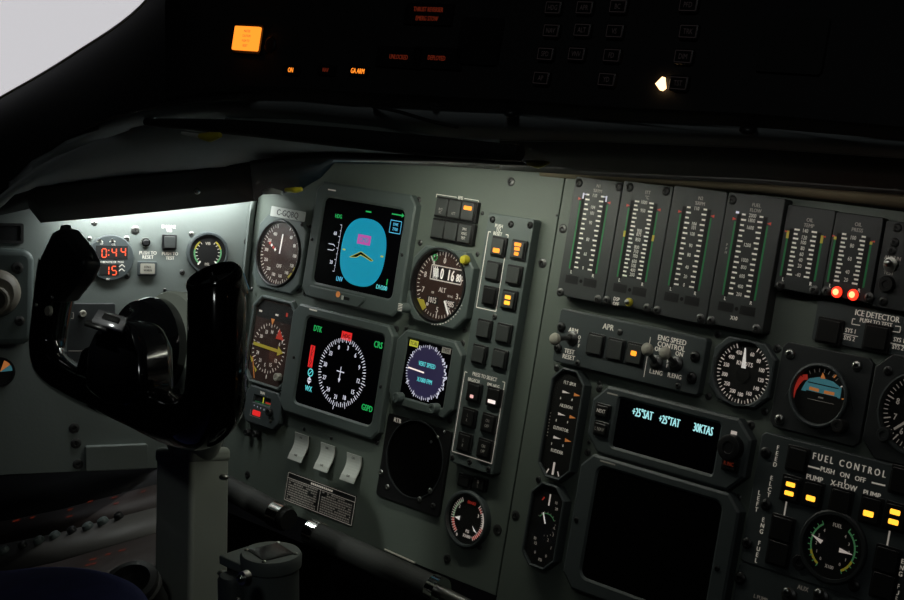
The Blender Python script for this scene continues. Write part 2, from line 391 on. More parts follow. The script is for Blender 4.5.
for k in range(4): b.line((-.020+.0034*k,.0105-.002*k),(-.0178+.0034*k,.0085-.002*k),.0028,.005,'gauge_red' if k%2==0 else 'lit_needle')
b.build('barber_pole_pointer',T.o); glass(T,.0345,.0085); T.o.scale=(.955,.955,KZ)
for x,y in ((330,195),(352,207),(92,500)): screw(T,c('A',x,y),.0024,.0082 if x<340 else 0.0)
warm(T,.0,.012,.008,.004)

# ---------------------------------------------------------------- registration plate
T = RT('registration_plate','small white plate with the aircraft registration letters above the airspeed gauge','sign',c('e2',548,190),c('e2',753,218),c('e2',655,174),c('e2',648,234),.0095,base=.0095)
b=MB(); b.prism(rrect(T.W,T.H,.001,2),0,.0012,'plate_white'); b.build('plate',T.o); b=MB(); b.text('C-GQBQ',0,0,.0062,.0014,'label_dark',.98,bold=1); b.build('lettering',T.o)

# ---------------------------------------------------------------- EADI
def display(name,label,scr,outer,w,ch,m='bezel_paint',rs=.006,chs=None,sm='screen_black',n=6):
    T = RT(name,label,'display',*[c(*e) for e in outer],w)
    u,v,W_,H_ = rectm(*[c(*e) for e in scr],w); sx,sy=u-T.u0,T.v0-v
    out = crect(T.W,T.H,ch); T.sx,T.sy,T.sw,T.sh=sx,sy,W_,H_
    bezel(T,out,[rrect(W_,H_,rs,n,sx,sy)],w,m,bevel=.002)
    b=MB(); b.prism(rrect(W_+.001,H_+.001,rs,n,sx,sy),.001,w-.0025,sm); b.build('screen',T.o); T.z=w-.0024
    return T
T = display('attitude_display','upper left square display showing a blue rounded field with a small aircraft symbol',(('p',318.6,240),('p',398,253),('p',365,203.5),('p',352,290.5)),(('p',308,243),('p',408,253),('p',364,187.5),('p',349,307)),.012,.009)
z=T.z; w=T.z
def Q(t,x,y): return T.q(t,x,y,w)
g=MB(); cx_,cy_ = [(a+b_)/2 for a,b_ in zip(Q('A',613,173),Q('A',590,481))]; R_=(Q('A',613,173)[1]-Q('A',590,481)[1])/2; hw=(Q('A',704,320)[0]-Q('A',498,330)[0])/2
cx_=(Q('A',704,320)[0]+Q('A',498,330)[0])/2
spw=lambda t:math.copysign(abs(t)**.80,t)
g.flat([(cx_+hw*spw(math.cos(2*PI*i/72)),cy_+R_*spw(math.sin(2*PI*i/72))) for i in range(72)],z,'lit_sky'); g.build('sky_field',T.o)
g=MB(); x,y=Q('A',605,270); g.rect(x-.0095,x+.0095,y-.0048,y+.0048,z+.0002,'lit_magenta'); g.text('CMD',x,y,.0045,z+.0004,'lit_sky',.9)
g.build('command_box',T.o); g=MB()
P=[Q('A',*e) for e in ((540,347),(592,323),(646,364),(636,366),(612,350),(590,338),(570,349))]
g.flat(P,z+.0002,'screen_black'); g.path(P+[P[0]],.0006,z+.0004,'lit_yel2')
for e in ((515,313),(686,345)):
    x,y=Q('A',*e); g.rect(x-.002,x+.002,y-.0008,y+.0008,z+.0004,'lit_yel2')
g.build('aircraft_symbol',T.o); g=MB(); a=Q('A',505,203); b_=Q('A',470,412); g.line(a,b_,.0004,z,'lit_white')
for i in range(9):
    t=i/8; p=(a[0]+(b_[0]-a[0])*t,a[1]+(b_[1]-a[1])*t); g.line(p,(p[0]-(.0015 if i%2 else .0026),p[1]),.0006,z,'lit_white')
x,y=Q('A',478,241); g.text('60',x-.001,y,.0036,z,'lit_white'); x,y=Q('A',458,370); g.text('20',x-.0005,y,.0036,z,'lit_white')
x,y=Q('A',460,303); g.path([(x-.006,y+.003),(x+.002,y+.003),(x+.004,y+.0012)],.0007,z,'lit_white'); g.path([(x-.006,y-.003),(x+.002,y-.003),(x+.004,y-.0012)],.0007,z,'lit_white')
g.build('speed_scale',T.o); g=MB()
x,y=Q('A',490,163); g.text('HDG',x,y,.0040,z,'lit_green',.8); x,y=Q('A',625,143); g.line((x-.004,y),(x+.004,y),.0014,z,'lit_green')
x,y=Q('A',775,160); g.line((x-.014,y),(x,y),.0012,z,'lit_green'); g.flat([(x,y+.0022),(x+.0035,y),(x,y-.0022)],z,'lit_green')
g.build('mode_captions',T.o); g=MB(); x,y=Q('A',746,212); s=.0075; g.path([(x-s,y-s*.8),(x+s,y-s*.8),(x+s,y+s*.8),(x-s,y+s*.8),(x-s,y-s*.8)],.0007,z,'lit_cyan2'); g.text('DME',x,y+.0025,.0028,z,'lit_cyan2'); g.text('7700',x,y-.0022,.0030,z,'lit_cyan2')
g.build('source_box',T.o); g=MB(); x,y=Q('A',494,446); g.text('LNV',x,y,.0046,z,'lit_cyan2',.75); x,y=Q('A',684,485); g.text('DH200',x,y,.0042,z,'lit_cyan',.85); x,y=Q('A',708,461); g.line((x,y-.003),(x,y+.003),.0014,z,'lit_green')
g.build('lower_captions',T.o)
t=MB(); pts=[T.q('a2',175,360,.014),T.q('a2',485,432,.014),T.q('a2',425,493,.014),T.q('a2',60,432,.014)]; pts=[pts[0],pts[1],pts[2],pts[3]]
y1=sum(p[1] for p in pts[:2])/2; y0=sum(p[1] for p in pts[2:])/2; x0=pts[3][0]; x1=pts[1][0]
t.prism([(x0+.004,y0),(x1-.008,y0),(x1,y0+.008),(x1,y1),(x0,y1),(x0,y0+.003)],.0,.015,'bezel_paint'); t.build('sensor_tab',T.o,bevel=.001)
x,y=T.q('a2',285,408,.0152); t=MB(); t.prism(circ(.003,12,x,y),.0148,.0156,'lit_orangemark'); x,y=T.q('a2',350,440,.0152); t.box(x-.004,x+.004,y-.0015,y+.0015,.0148,.0154,'black_matte'); x,y=T.q('a2',318,432,.0152); t.box(x-.0015,x+.0015,y-.0022,y+.0022,.0148,.0155,'white_plastic'); t.build('light_sensor',T.o)
for e in (('a1',92,408),('a1',765,525)): screw(T,c(*e),.0018,.012,'black_plastic')
b=MB(); x,y=T.q('a1',240,38,.012); b.rect(x-.006,x+.006,y-.0007,y+.0007,.0122,'white_print'); b.build('lettering',T.o)

# ---------------------------------------------------------------- EHSI
T = display('heading_display','lower left square display with a white compass rose and green and red captions',(('p',300.4,356.5),('p',377.5,381),('p',345,325.5),('p',331,413.5)),(('p',286.5,350),('p',389,363),('p',346,315),('p',327,425.5)),.012,.009)
z=T.z; w=z; g=MB(); cx_,cy_=Q('B',505,328); R_=(Q('B',518,180)[1]-Q('B',492,474)[1])/2
cy_=(Q('B',518,180)[1]+Q('B',492,474)[1])/2; cx_=(Q('B',617,355)[0]+Q('B',394,300)[0])/2; R_=(R_+(Q('B',617,355)[0]-Q('B',394,300)[0])/2)/2
g.ticks(R_*.90,R_,0,360,72,.0006,z,'lit_white',cx_,cy_); g.ticks(R_*.86,R_,0,360,36,.0009,z,'lit_white',cx_,cy_)
for i,s in enumerate(('6','9','12','15','18','21','24','27','30','33','0','3')):
    a=math.radians(38+i*30); g.text(s,cx_+R_*.74*math.sin(a),cy_+R_*.74*math.cos(a),.0044,z,'lit_white',.8,bold=1)
g.ticks(R_,R_*1.12,187,187.001,1,.0008,z,'lit_white',cx_,cy_); g.ticks(R_*.98,R_*1.06,100,100.01,1,.0007,z,'lit_white',cx_,cy_); g.ticks(R_*.98,R_*1.06,160,160.01,1,.0007,z,'lit_white',cx_,cy_)
x,y=Q('a3',452,470); g.line((x,y+.006),(x,y-.009),.0010,z,'lit_white'); g.line((x-.0055,y+.001),(x+.0055,y+.001),.0010,z,'lit_white'); g.flat([(x-.002,y-.006),(x+.002,y-.006),(x,y-.010)],z+.0001,'lit_white')
g.build('compass_rose',T.o)
g=MB()
for tg,X,Y,s,h,m in (('B',397,130,'DTK',.0058,'lit_green'),('B',669,202,'CRS',.0062,'lit_green'),('B',618,487,'GSPD',.0058,'lit_green'),('B',354,399,'WX',.0054,'lit_cyan')):
    x,y=Q(tg,X,Y); g=MB(); g.text(s,x,y,h,z,m,.75,bold=1); g.build('caption',T.o)
g=MB(); x,y=Q('B',526,163); g.rect(x-.0075,x+.0075,y-.0042,y+.0042,z,'lit_red'); g.text('HDG',x,y,.004,z+.0002,'dial_black',.85)
g.build('red_caption',T.o); g=MB(); p=Q('B',375,205); q_=Q('B',360,303); xm=(p[0]+q_[0])/2; g.rect(xm-.0034,xm+.0034,q_[1],p[1],z,'lit_red')
for i,ch in enumerate('VORLOC'): g.text(ch,xm,p[1]-(i+.6)*(p[1]-q_[1])/6.2,.0034,z+.0002,'dial_black',1)
g.build('red_caption',T.o); g=MB(); x,y=Q('B',363,327); g.arc(.0030,.0042,0,360,z,'lit_cyan',x,y); g.line((x-.002,y-.002),(x+.002,y+.002),.001,z,'lit_cyan')
x,y=Q('B',357,362); g.flat([(x,y+.0042),(x+.0036,y),(x,y-.0042),(x-.0036,y)],z,'lit_white'); g.line((x-.0034,y),(x+.0034,y),.0008,z+.0002,'screen_black')
g.build('source_marks',T.o)
for e in (('a3',105,355),('a3',755,575)): screw(T,c(*e),.0018,.012,'black_plastic')
b=MB(); x,y=T.q('e6',800,180,.012); b.rect(x-.006,x+.006,y-.0007,y+.0007,.0122,'white_print'); b.build('lettering',T.o)

# ---------------------------------------------------------------- RMI
T = RT('radio_magnetic_indicator','tall brown compass indicator with broad yellow needle, just right of the yoke grip','gauge',c('d6',40,320),c('d6',315,330),c('d6',185,42),c('d6',130,575),.010)
oc=crect(T.W-.006,T.H-.006,.011); bezel(T,crect(T.W,T.H,.012),[oc],.010,'bezel_paint')
w=.004; z=.0042; b=MB(); b.prism(oc,.001,.004,'dial_brown')
cx_,cy_=Q('d6',172,350); R_=.0265
b.rect(-T.W/2+.005,T.W/2-.006,cy_+.030,T.H/2-.006,.0041,'dial_black')
b.ticks(R_*.9,R_,0,360,36,.0008,z+.0001,'lit_gauge',cx_,cy_); b.ticks(R_*.84,R_,0,360,12,.001,z+.0001,'lit_gauge',cx_,cy_)
for i,s in enumerate(('33','N','3','6','E','12','15','S','21','24','W','30')):
    a=math.radians(-24+i*30); b.text(s,cx_+R_*.68*math.sin(a),cy_+R_*.68*math.cos(a),.0038,z+.0001,'lit_gauge',.8)
for X,Y in ((125,125),(222,150)):
    x,y=Q('d6',X,Y); b.rect(x-.0025,x+.0025,y-.001,y+.001,z+.0001,'lit_gauge')
x,y=Q('d6',88,102); b.rect(x-.003,x+.003,y-.0018,y+.0018,z+.0001,'gauge_red'); x,y=Q('d6',282,150); b.rect(x-.0015,x+.0015,y-.002,y+.002,z+.0001,'gauge_red')
for X,Y in ((70,410),(92,470)):
    x,y=Q('d6',X,Y); b.flat([(x-.003,y+.003),(x+.003,y-.001),(x+.001,y-.004)],z+.0001,'gauge_yellow')
x,y=Q('d6',75,455); b.line((x-.002,y+.010),(x+.006,y-.012),.0012,z+.0001,'lit_orangemark')
for X,Y in ((158,520),(255,310)):
    x,y=Q('d6',X,Y); b.line((x,y-.002),(x,y+.002),.0012,z+.0001,'lit_gauge')
b.build('dial',T.o)
b=MB(); p=Q('d6',85,318); q_=Q('d6',235,368); b.line(p,q_,.0034,.0055,'gauge_yellow')
x,y=Q('d6',252,372); b.flat([(x-.006,y+.005),(x+.003,y-.001),(x-.006,y-.005)],.0056,'gauge_yellow'); b.build('needle',T.o)
x,y=Q('d6',243,275); b=MB(); b.flat([(x-.002,y+.007),(x+.007,y-.004),(x-.006,y-.004)],.0054,'gauge_red'); b.build('warning_flag',T.o)
x,y=Q('d6',200,190); b=MB(); b.flat([(x-.003,y+.003),(x+.003,y+.003),(x,y-.004)],.0054,'lit_orangemark'); b.build('lubber_mark',T.o)
knob(T,c('d6',212,522),.0042,.004,.013,'beige_knob','setting_knob','beige_knob')
screw(T,c('e6',680,135),.002,0,'steel'); glass(T,0,.0078,poly=crect(T.W-.0062,T.H-.0062,.011)); warm(T,0,-.014,.007,.004)

# ---------------------------------------------------------------- small marker unit below it
T = RT('turbulence_selector','small grey unit with a green scale and glowing red window beneath the brown compass indicator','instrument',c('p',243,403),c('p',281,409),c('p',263,388.5),c('p',257,425),.011)
w=.011; x0,y0=Q('d7',60,150); x1,y1=Q('d7',325,215)
bezel(T,crect(T.W,T.H,.009),[rrect(.027,.0075,.0005,1,-.001,.0068)],.011,'module_paint')
b=MB(); b.box(-.0145,.0125,.003,.0106,.001,.008,'black_matte'); b.rect(-.014,.012,.0034,.0046,.0082,'green_line'); b.rect(.003,.012,.0047,.0066,.0082,'gauge_red'); b.rect(-.0015,-.0002,.0042,.0104,.0084,'lit_yel2')
b.build('scale_window',T.o)
b=MB(); b.text('TRIM',-.002,.0148,.0028,.0112,'white_print')
for i in range(5): b.text('I',-.012+i*.0055,-.0005-i*.0003,.0016,.0112,'lit_white',1.4,bold=1)
b.path([(-.0165,-.0055),(-.0165,-.012),(.001,-.012)],.0006,.0112,'dim_print'); b.build('lettering',T.o)
b=MB(); b.prism(rrect(.0125,.0055,.001,2,-.0065,-.0078),.0108,.0118,'lit_red'); b.build('lit_window',T.o,'glowing red window')
knob(T,c('d7',275,325),.0042,.011,.017,'black_plastic'); screw(T,c('d7',305,412),.0014,.011,'steel'); screw(T,c('d7',420,165),.0026,0,'steel'); screw(T,c('d7',385,445),.0022)
K1=Thing('small_knob','pair of little black knobs on the panel just right of the yoke grip','knob',c('e7',415,382))
knob(K1,c('e7',392,375),.0038,0,.012,'black_plastic'); knob(K1,c('e7',440,385),.0038,0,.012,'black_plastic')

# ---------------------------------------------------------------- altimeter
T = RT('altimeter','round brown altimeter with a white boxed digital readout and yellow bug','gauge',c('p',410.5,275),c('p',470.5,285),c('p',438,247.5),c('p',433,325),.014)
w=.014; gx,gy=T.p((439.2,285.1),.010)
bezel(T,crect(T.W,T.H,.013),[circ(.0352,48,gx,gy)],.014,'bezel_paint',bevel=.0015)
b=MB(); b.lathe([(.0352,.003),(.0352,.0150),(.0335,.0152),(.033,.004)],'black_plastic',gx,gy,40,cap=False); b.build('retaining_ring',T.o)
b=MB(); b.cyl(gx,gy,.0335,.001,.006,'dial_brown',48); z=.0062; w=.006
b.ticks(.0285,.0315,0,360,50,.0007,z,'lit_gauge',gx,gy); b.ticks(.0265,.0315,0,360,10,.0012,z,'lit_gauge',gx,gy)
for i in range(10):
    a=math.radians(36*i)
    if i in (0,3,4,5,6,7,8,9): b.text(str(i),gx+.0235*math.sin(a),gy+.0235*math.cos(a),.0052,z,'lit_gauge',.85,bold=1)
x0,y0=Q('a5',425,245); x1,y1=Q('a5',710,450)
b.rect(x0,x1,y1,y0,.0063,'dial_black'); b.path([(x0,y0),(x1-.001,y0)],.0010,.0066,'lit_gauge'); b.path([(x0,y0),(x0,y1),(x1,y1),(x1,y1+.008)],.0010,.0066,'lit_gauge')
yc=(y0+y1)/2
for i in range(6): b.line((x0+.0025+i*.0012,yc+.006-.002*(i%2)),(x0+.0040+i*.0012,yc-.006+.002*(i%2)),.0009,.0066,'lit_needle')
for s,dx in (('0',.0145),('1',.0235),('6',.0285)): b.text(s,x0+dx,yc,.0100,.0066,'lit_needle',.55,bold=1)
b.text('80',x1-.004,yc-.001,.007,.0066,'lit_needle',.6,bold=1)
x,y=Q('a5',525,500); b.text('ALT',x,y,.0044,z+.0003,'lit_gauge',.8,bold=1); x,y=Q('a5',428,523); b.text('MB',x,y,.002,z,'lit_gauge'); x,y=Q('a5',603,565); b.text('IN HG',x,y,.002,z,'lit_gauge')
for tg,X,Y,s in (('a6',425,150,'1015'),('a6',597,190,'2985')):
    x,y=Q(tg,X,Y); b.rect(x-.0075,x+.0075,y-.0035,y+.0035,z+.0001,'dial_black'); b.text(s,x,y,.0052,z+.0003,'lit_gauge',.75,bold=1)
x,y=Q('a5',452,175); b.arc(.0022,.0032,0,360,z+.0001,'lit_green',x,y)
b.build('dial',T.o)
b=MB(); a=math.radians(225); b.flat([(gx+.027*math.sin(a-.25),gy+.027*math.cos(a-.25)),(gx+.0325*math.sin(a-.2),gy+.0325*math.cos(a-.2)),(gx+.0325*math.sin(a+.25),gy+.0325*math.cos(a+.25)),(gx+.025*math.sin(a+.05),gy+.025*math.cos(a+.05))],.0072,'gauge_yellow'); b.build('altitude_bug',T.o,'yellow bug on the dial edge')
b=MB(); a=math.radians(148); b.line((gx+.016*math.sin(a),gy+.016*math.cos(a)),(gx+.030*math.sin(a),gy+.030*math.cos(a)),.0022,.0078,'lit_needle'); b.build('needle',T.o)
b=MB()
for i in range(13): a=math.radians(112+i*5.5); b.cyl(gx+.0375*math.sin(a),gy+.0375*math.cos(a),.0006,.0139,.0143,'white_print',6)
b.build('lettering',T.o)
x,y=T.q('a5',742,198,.018); b=MB(); b.lathe([(.0045,.013),(.0045,.018),(.0035,.0215),(.0015,.0225)],'yellow_paint',x,y,20); b.build('warning_lamp',T.o,'yellow domed lamp cap')
knob(T,c('a6',100,225),.0048,.0,.030,'bezel_paint','baro_knob','white_print')
b=MB(); x,y=T.q('a6',100,225,.0302)
for i in range(5): b.rect(x-.0028,x+.0028,y-.0030+i*.0015,y-.0024+i*.0015,.0303,'white_print')
b.build('knob_lettering',T.o)
glass(T,.033,.0125,gx,gy); screw(T,c('a5',303,30),.0026,0); warm(T,gx+.01,gy+.012,.0105,.003,(1,.45,.28))

# ---------------------------------------------------------------- vertical speed display
T = RT('vertical_speed_display','small square purple-lit vertical speed display with two knobs below the altimeter','display',c('p',392.8,363),c('p',458,378),c('p',432,335.8),c('p',418,411.5),.013)
w=.013; u,v,W_,H_=rectm(c('a7',188,330),c('a7',633,400),c('a7',445,135),c('a8',350,268),w); sx,sy=u-T.u0,T.v0-v
bezel(T,crect(T.W,T.H,.011),[rrect(W_,H_,.0015,2,sx,sy)],.013,'bezel_paint',bevel=.0016)
b=MB(); b.prism(rrect(W_+.0006,H_+.0006,.0015,2,sx,sy),.001,.011,'screen_black'); b.build('screen',T.o)
z=.0112; w=z; g=MB(); R_=min(W_,H_)*.5*.98; g.flat(circ(R_*.93,40,sx,sy),z,'lit_blue'); z+=.0001
g.ticks(R_*.87,R_*.95,0,360,60,.0006,z,'lit_white',sx,sy); g.ticks(R_*.82,R_*.97,0,360,12,.0009,z,'lit_white',sx,sy)
for s,a in (('.5',305),('1',330),('2',20),('4',52),('6',92),('4',130),('2',160),('1',205),('.5',240)): a=math.radians(a); g.text(s,sx+R_*.93*math.sin(a),sy+R_*.93*math.cos(a),.0036,z+.0001,'lit_white',.85)
for i in range(12): a=math.radians(52+i*7.5); r=R_*(.90+.05*(i%3)); g.rect(sx+r*math.sin(a)-.0008,sx+r*math.sin(a)+.0006,sy+r*math.cos(a)-.0014,sy+r*math.cos(a)+.0012,z+.0001,'lit_white')
x,y=Q('a7',420,350); g.text('VERT SPEED',x,y,.0042,z+.0001,'lit_cyan',.68,bold=1); x,y=Q('a7',395,507); g.text('X1000 FPM',x,y,.0042,z+.0001,'lit_cyan',.68,bold=1)
x,y=Q('a7',290,135); g.rect(x-.0058,x+.0058,y-.003,y+.003,z+.0001,'lit_yel2'); g.text('TCAS',x,y,.0034,z+.0003,'label_dark',.8)
x,y=Q('a7',615,205); g.rect(x-.0058,x+.0058,y-.0028,y+.0028,z+.0001,'dim_print'); g.text('TEST',x,y,.0034,z+.0003,'label_dark',.8)
g.build('symbols',T.o)
g=MB(); p=Q('a7',235,372); q_=Q('a7',393,428); g.line(p,q_,.0014,z+.0006,'lit_pale'); g.build('needle',T.o)
knob(T,c('a8',100,225),.0052,.010,.024,'bezel_paint','knob',None); knob(T,c('a8',460,335),.0052,.010,.024,'bezel_paint','knob',None)

# ---------------------------------------------------------------- black blank instrument
T = RT('radar_altimeter_housing','square black instrument with a large unlit round face and four silver screws','instrument',c('p',381.5,458),c('p',445,474),c('p',419,422),c('p',407,506),.005)
b=MB(); gx,gy=T.p((414,459),.006); b.prism(rrect(T.W,T.H,.003,3),0,.005,'black_plastic',[circ(.0365,48,gx,gy)]); b.build('bezel',T.o,bevel=.0008)
b=MB(); b.cyl(gx,gy,.0366,.0002,.003,'screen_grey',48); b.build('dial',T.o)
b=MB(); b.lathe([(.0365,.003),(.0365,.0062),(.0375,.0062),(.0375,.005)],'dark_module',gx,gy,48,cap=False); b.build('retaining_ring',T.o)
for X,Y in ((567,197),(590,252),(711,298),(751,266),(755,82),(780,64),(805,44)): screw(T,c('C',X,Y),.0028 if Y>150 else .0014,.0055,'steel')
screw(T,c('C',762,322),.0028,.005); b=MB(); x,y=T.q('E',125,543,.005); b.text('RTB',x,y,.0042,.0052,'white_print',.9,bold=1); b.build('lettering',T.o)

# ---------------------------------------------------------------- annunciator rows
def row(name,label,l,r,t,b_,n,w,leg,bracket=None,hz=.0):
    T = RT(name,label,'indicator lights',l,r,t,b_,w); h=MB(); h.prism(rrect(T.W+.002,T.H+.002,.001,2),0,w-.004,'black_plastic'); h.build('housing',T.o)
    bw=T.W/n
    for i in range(n): push_button(T,-T.W/2+bw*(i+.5),0,bw-.0008,T.H,w-.004,w,'button_cap',leg[i],rim=.0015)
    return T
T=row('annunciator_row','upper row of three caption lights above the altimeter, right one lit orange',c('b1',32,130),c('b1',333,150),c('b1',180,72),c('b1',180,215),3,.010,
  [leg_text(['SRCE','DC'],'dim_print',.0022,.003,-.0035),leg_text(['ATT'],'dim_print',.0026,.003,-.0042),leg_bar([(0,.0030,.010,.0036)],'lit_orange')])
b=MB(); x0,y0=T.q('b1',50,35,0); x1,y1=T.q('b1',365,76,0); y=(y0+y1)/2; b.path([(x0,y-.003),(x0,y),(-.005,y)],.0006,.0002,'white_print'); b.path([(.005,y),(x1,y),(x1,y-.003)],.0006,.0002,'white_print'); b.text('EFIS',0,y,.003,.0002,'white_print'); b.build('lettering',T.o)
row('annunciator_row','lower row of three unlit caption lights just above the altimeter',c('b1',2,290),c('b1',308,318),c('b1',158,238),c('b1',155,382),3,.010,
  [None,None,leg_text(['SPKR','VOICE','TEST'],'white_print',.0024,.0042)])

# ---------------------------------------------------------------- reset / select strip
T = RT('switch_panel','tall narrow grey switch panel with twelve square push buttons left of the long seam','switch panel',c('p',469,335),c('p',513.5,347),c('b1',615,195),c('p',474,469.5),.016)
b=MB(); b.prism(crect(T.W,T.H,.0015),0,.016,'bezel_paint'); b.build('plate',T.o,bevel=.0008); w=.022
bt=[('b1',502,422,leg_bar([(0,-.0038,.0078,.0040)],'lit_orange')),('b1',652,448,leg_bar([(0,.0048,.0078,.003),(0,.0008,.0062,.003),(0,-.0036,.005,.003)],'lit_orange')),
 ('D',548,410,None),('D',642,428,None),('D',533,522,None),('D',620,540,leg_bar([(0,.0022,.0066,.0034),(0,-.0028,.0066,.0034)],'lit_yellow')),
 ('E',507,131,None),('E',596,150,None),('E',485,245,None),('E',577,266,None),
 ('b3',318,392,leg_bar([(0,-.0038,.0040,.0030)],'lit_pink')),('b3',468,428,leg_bar([(0,-.0042,.0090,.0032)],'lit_pale')),
 ('E',438,530,leg_text(['L','R'],'dim_print',.0028,.0048)),('E',528,556,leg_text(['ON','OFF'],'dim_print',.0028,.0048)),('b4',247,245,leg_text(['L','R'],'dim_print',.0028,.0048)),('b4',397,290,leg_text(['ON','OFF'],'dim_print',.0028,.0048))]
for k,(tg,X,Y,L) in enumerate(bt):
    x,y=T.q(tg,X,Y,w); push_button(T,x,y,.0175,.0178,.016,.022,'button_dark' if k in (4,) else ('button_cap' if k<10 else 'button_dark'),L)
w=.0163; b=MB()
def fr(p,q_,gap): 
    x0,y0=Q(*p); x1,y1=Q(*q_); 
    b.path([(x0+gap,y0),(x0,y0),(x0,y1),(x1,y1),(x1,y0),(x1-gap,y0)],.0007,.0163,'white_print')
x0=(Q('b1',440,315)[0]+Q('b2',345,318)[0])/2; x1=(Q('b1',590,335)[0]+Q('b2',492,345)[0])/2; y0=Q('b1',515,325)[1]; y1=Q('b2',420,332)[1]
b.path([(x0+.003,y0),(x0,y0),(x0,y1),(x1,y1),(x1,y0),(x1-.003,y0)],.0008,.0163,'white_print')
for s,Y in (('PUSH',268),('TO',297),('RESET',326)): x,y=Q('b1',517+(268-Y)*.15,Y+2); b.text(s,x,y,.0032,.0163,'white_print',.85)
x0=(Q('b3',262,240)[0]+Q('b4',165,305)[0])/2; x1=(Q('b3',562,315)[0]+Q('b4',462,405)[0])/2; y0=Q('b3',412,278)[1]; y1=Q('b4',312,355)[1]
b.path([(x0+.003,y0),(x0,y0),(x0,y1),(x1,y1),(x1,y0),(x1-.003,y0)],.0008,.0163,'white_print')
x,y=Q('b3',410,275); b.text('PRESS TO SELECT',x,y,.0033,.0163,'white_print',.8); x,y=Q('b3',328,302); b.text('BRG/SCN',x,y,.003,.0163,'white_print',.8); x,y=Q('b3',475,342); b.text('FMS HDG',x,y,.003,.0163,'white_print',.8)
b.build('lettering',T.o)
for tg,X,Y in (('b1',470,222),('b1',608,258),('b1',752,264)): screw(T,c(tg,X,Y),.0032,.016,'black_plastic',h=.003)
for tg,X,Y in (('b4',167,355),('b4',298,388),('b4',438,445),('b2',485,388)): screw(T,c(tg,X,Y),.0028,.016)
for l,r,t,b_,lb in ((('b4',197,530),('b4',297,545),('b4',250,482),('b4',240,582),'blank dark square switch beneath the tall switch panel, left of a pair'),(('b4',305,560),('b4',408,575),('b4',360,505),('b4',350,605),'dark square switch with faint legend beneath the tall switch panel, right of a pair')):
    T=RT('square_switch',lb,'switch',c(*l),c(*r),c(*t),c(*b_),.008); push_button(T,0,0,T.W,T.H,0,.008,'button_dark',leg_text(['O','I'],'dim_print',.003,.004) if 'faint' in lb else None)

# ---------------------------------------------------------------- triple pressure gauge
def twin_arc(T,x,y,z,R,segs,nl='lit_needle'):
    b=MB(); b.cyl(x,y,R,.001,z-.0002,'dial_black',40)
    for (r0,r1,a0,a1,m) in segs: b.arc(R*r0,R*r1,a0,a1,z,m,x,y)
    return b
T=Thing('brake_pressure_gauge','small round black gauge with red and white arcs near the bottom of the left panel','gauge',(464.8,519.2),.010)
b=MB(); b.lathe([(.0262,0),(.0262,.009),(.025,.0105),(.0235,.0105),(.0230,.004)],'module_paint',0,0,40,cap=False); b.build('bezel',T.o)
b=twin_arc(T,0,0,.004,.0232,[(.72,.8,-100,-30,'gauge_green'),(.72,.84,-140,-100,'gauge_red'),(.78,.86,60,105,'lit_gauge'),(.72,.8,40,60,'gauge_red'),(.74,.86,105,150,'gauge_red')])
b.ticks(.0165,.0205,40,150,16,.0006,.0042,'lit_gauge'); b.ticks(.0165,.0205,-140,-30,16,.0006,.0042,'lit_gauge')
b.text('BRAKE',.002,.0155,.0028,.0042,'gauge_red'); b.text('PSI',.002,-.011,.0028,.0042,'lit_gauge'); b.text('X1000',.002,-.0155,.0028,.0042,'lit_gauge'); b.text('2',-.012,.009,.003,.0042,'lit_gauge'); b.text('0',-.010,-.017,.003,.0042,'lit_gauge'); b.text('3',.012,.006,.003,.0042,'lit_gauge'); b.build('dial',T.o)
b=MB(); b.flat([(-.0155,-.002),(-.009,.0005),(-.009,-.0035)],.0052,'lit_needle'); b.build('needle',T.o)
b=MB(); b.flat([(.0145,-.010),(.007,-.004),(.010,-.0085)],.0052,'lit_needle'); b.build('needle',T.o); glass(T,.0230,.008)

# ---------------------------------------------------------------- paddle switches
for k,(tl,tr,br,bl,lb) in enumerate((((248,45),(298,60),(268,162),(217,143),'leftmost of the three white curved paddle switches'),((345,84),(396,97),(365,200),(314,180),'middle of the three white curved paddle switches'),((443,122),(496,136),(466,243),(414,220),'rightmost of the three white curved paddle switches'))):
    t=((tl[0]+tr[0])/2,(tl[1]+tr[1])/2); bb=((bl[0]+br[0])/2,(bl[1]+br[1])/2)
    T=Thing('paddle_switch',lb,'switch',c('C',*t),.006,group='white paddle switches'); del T.o['group']
    y0=0; yb=T.q('C',*bb,.015)[1]; W_=T.q('C',*tr,.006)[0]-T.q('C',*tl,.006)[0]; xb=T.q('C',*bb,.015)[0]*.0
    b=MB(); n=10; rows=[]
    prof=[]
    for i in range(n+1):
        s=i/n; y=yb*s; zt=.009-.003*math.sin(PI*min(1,s*1.25))+.007*s**2.2; prof.append((y,zt))
    for i in range(n):
        (ya,za),(yb_,zb)=prof[i],prof[i+1]
        for (xa,xb2) in ((-W_/2,W_/2),):
            b.face([(xa,ya,za),(xb2,ya,za),(xb2,yb_,zb),(xa,yb_,zb)],'white_plastic')
            b.face([(xa,ya,za-.002),(xb2,ya,za-.002),(xb2,yb_,zb-.002),(xa,yb_,zb-.002)],'white_plastic')
            for xx in (xa,xb2): b.face([(xx,ya,za),(xx,ya,za-.002),(xx,yb_,zb-.002),(xx,yb_,zb)],'white_plastic')
    for (ya,za) in (prof[0],prof[-1]): b.face([(-W_/2,ya,za),(W_/2,ya,za),(W_/2,ya,za-.002),(-W_/2,ya,za-.002)],'white_plastic')
    b.build('paddle',T.o)
    b=MB(); b.box(-W_*.36,W_*.36,yb*.75,yb*.06,0,.0030,'black_matte'); b.build('mounting_block',T.o)
    b=MB(); b.text('ON',0,prof[1][0]-.001,.0022,.0092,'label_dark'); b.text('OFF',0,prof[8][0],.0022,prof[8][1]+.0006,'label_dark'); b.build('lettering',T.o)

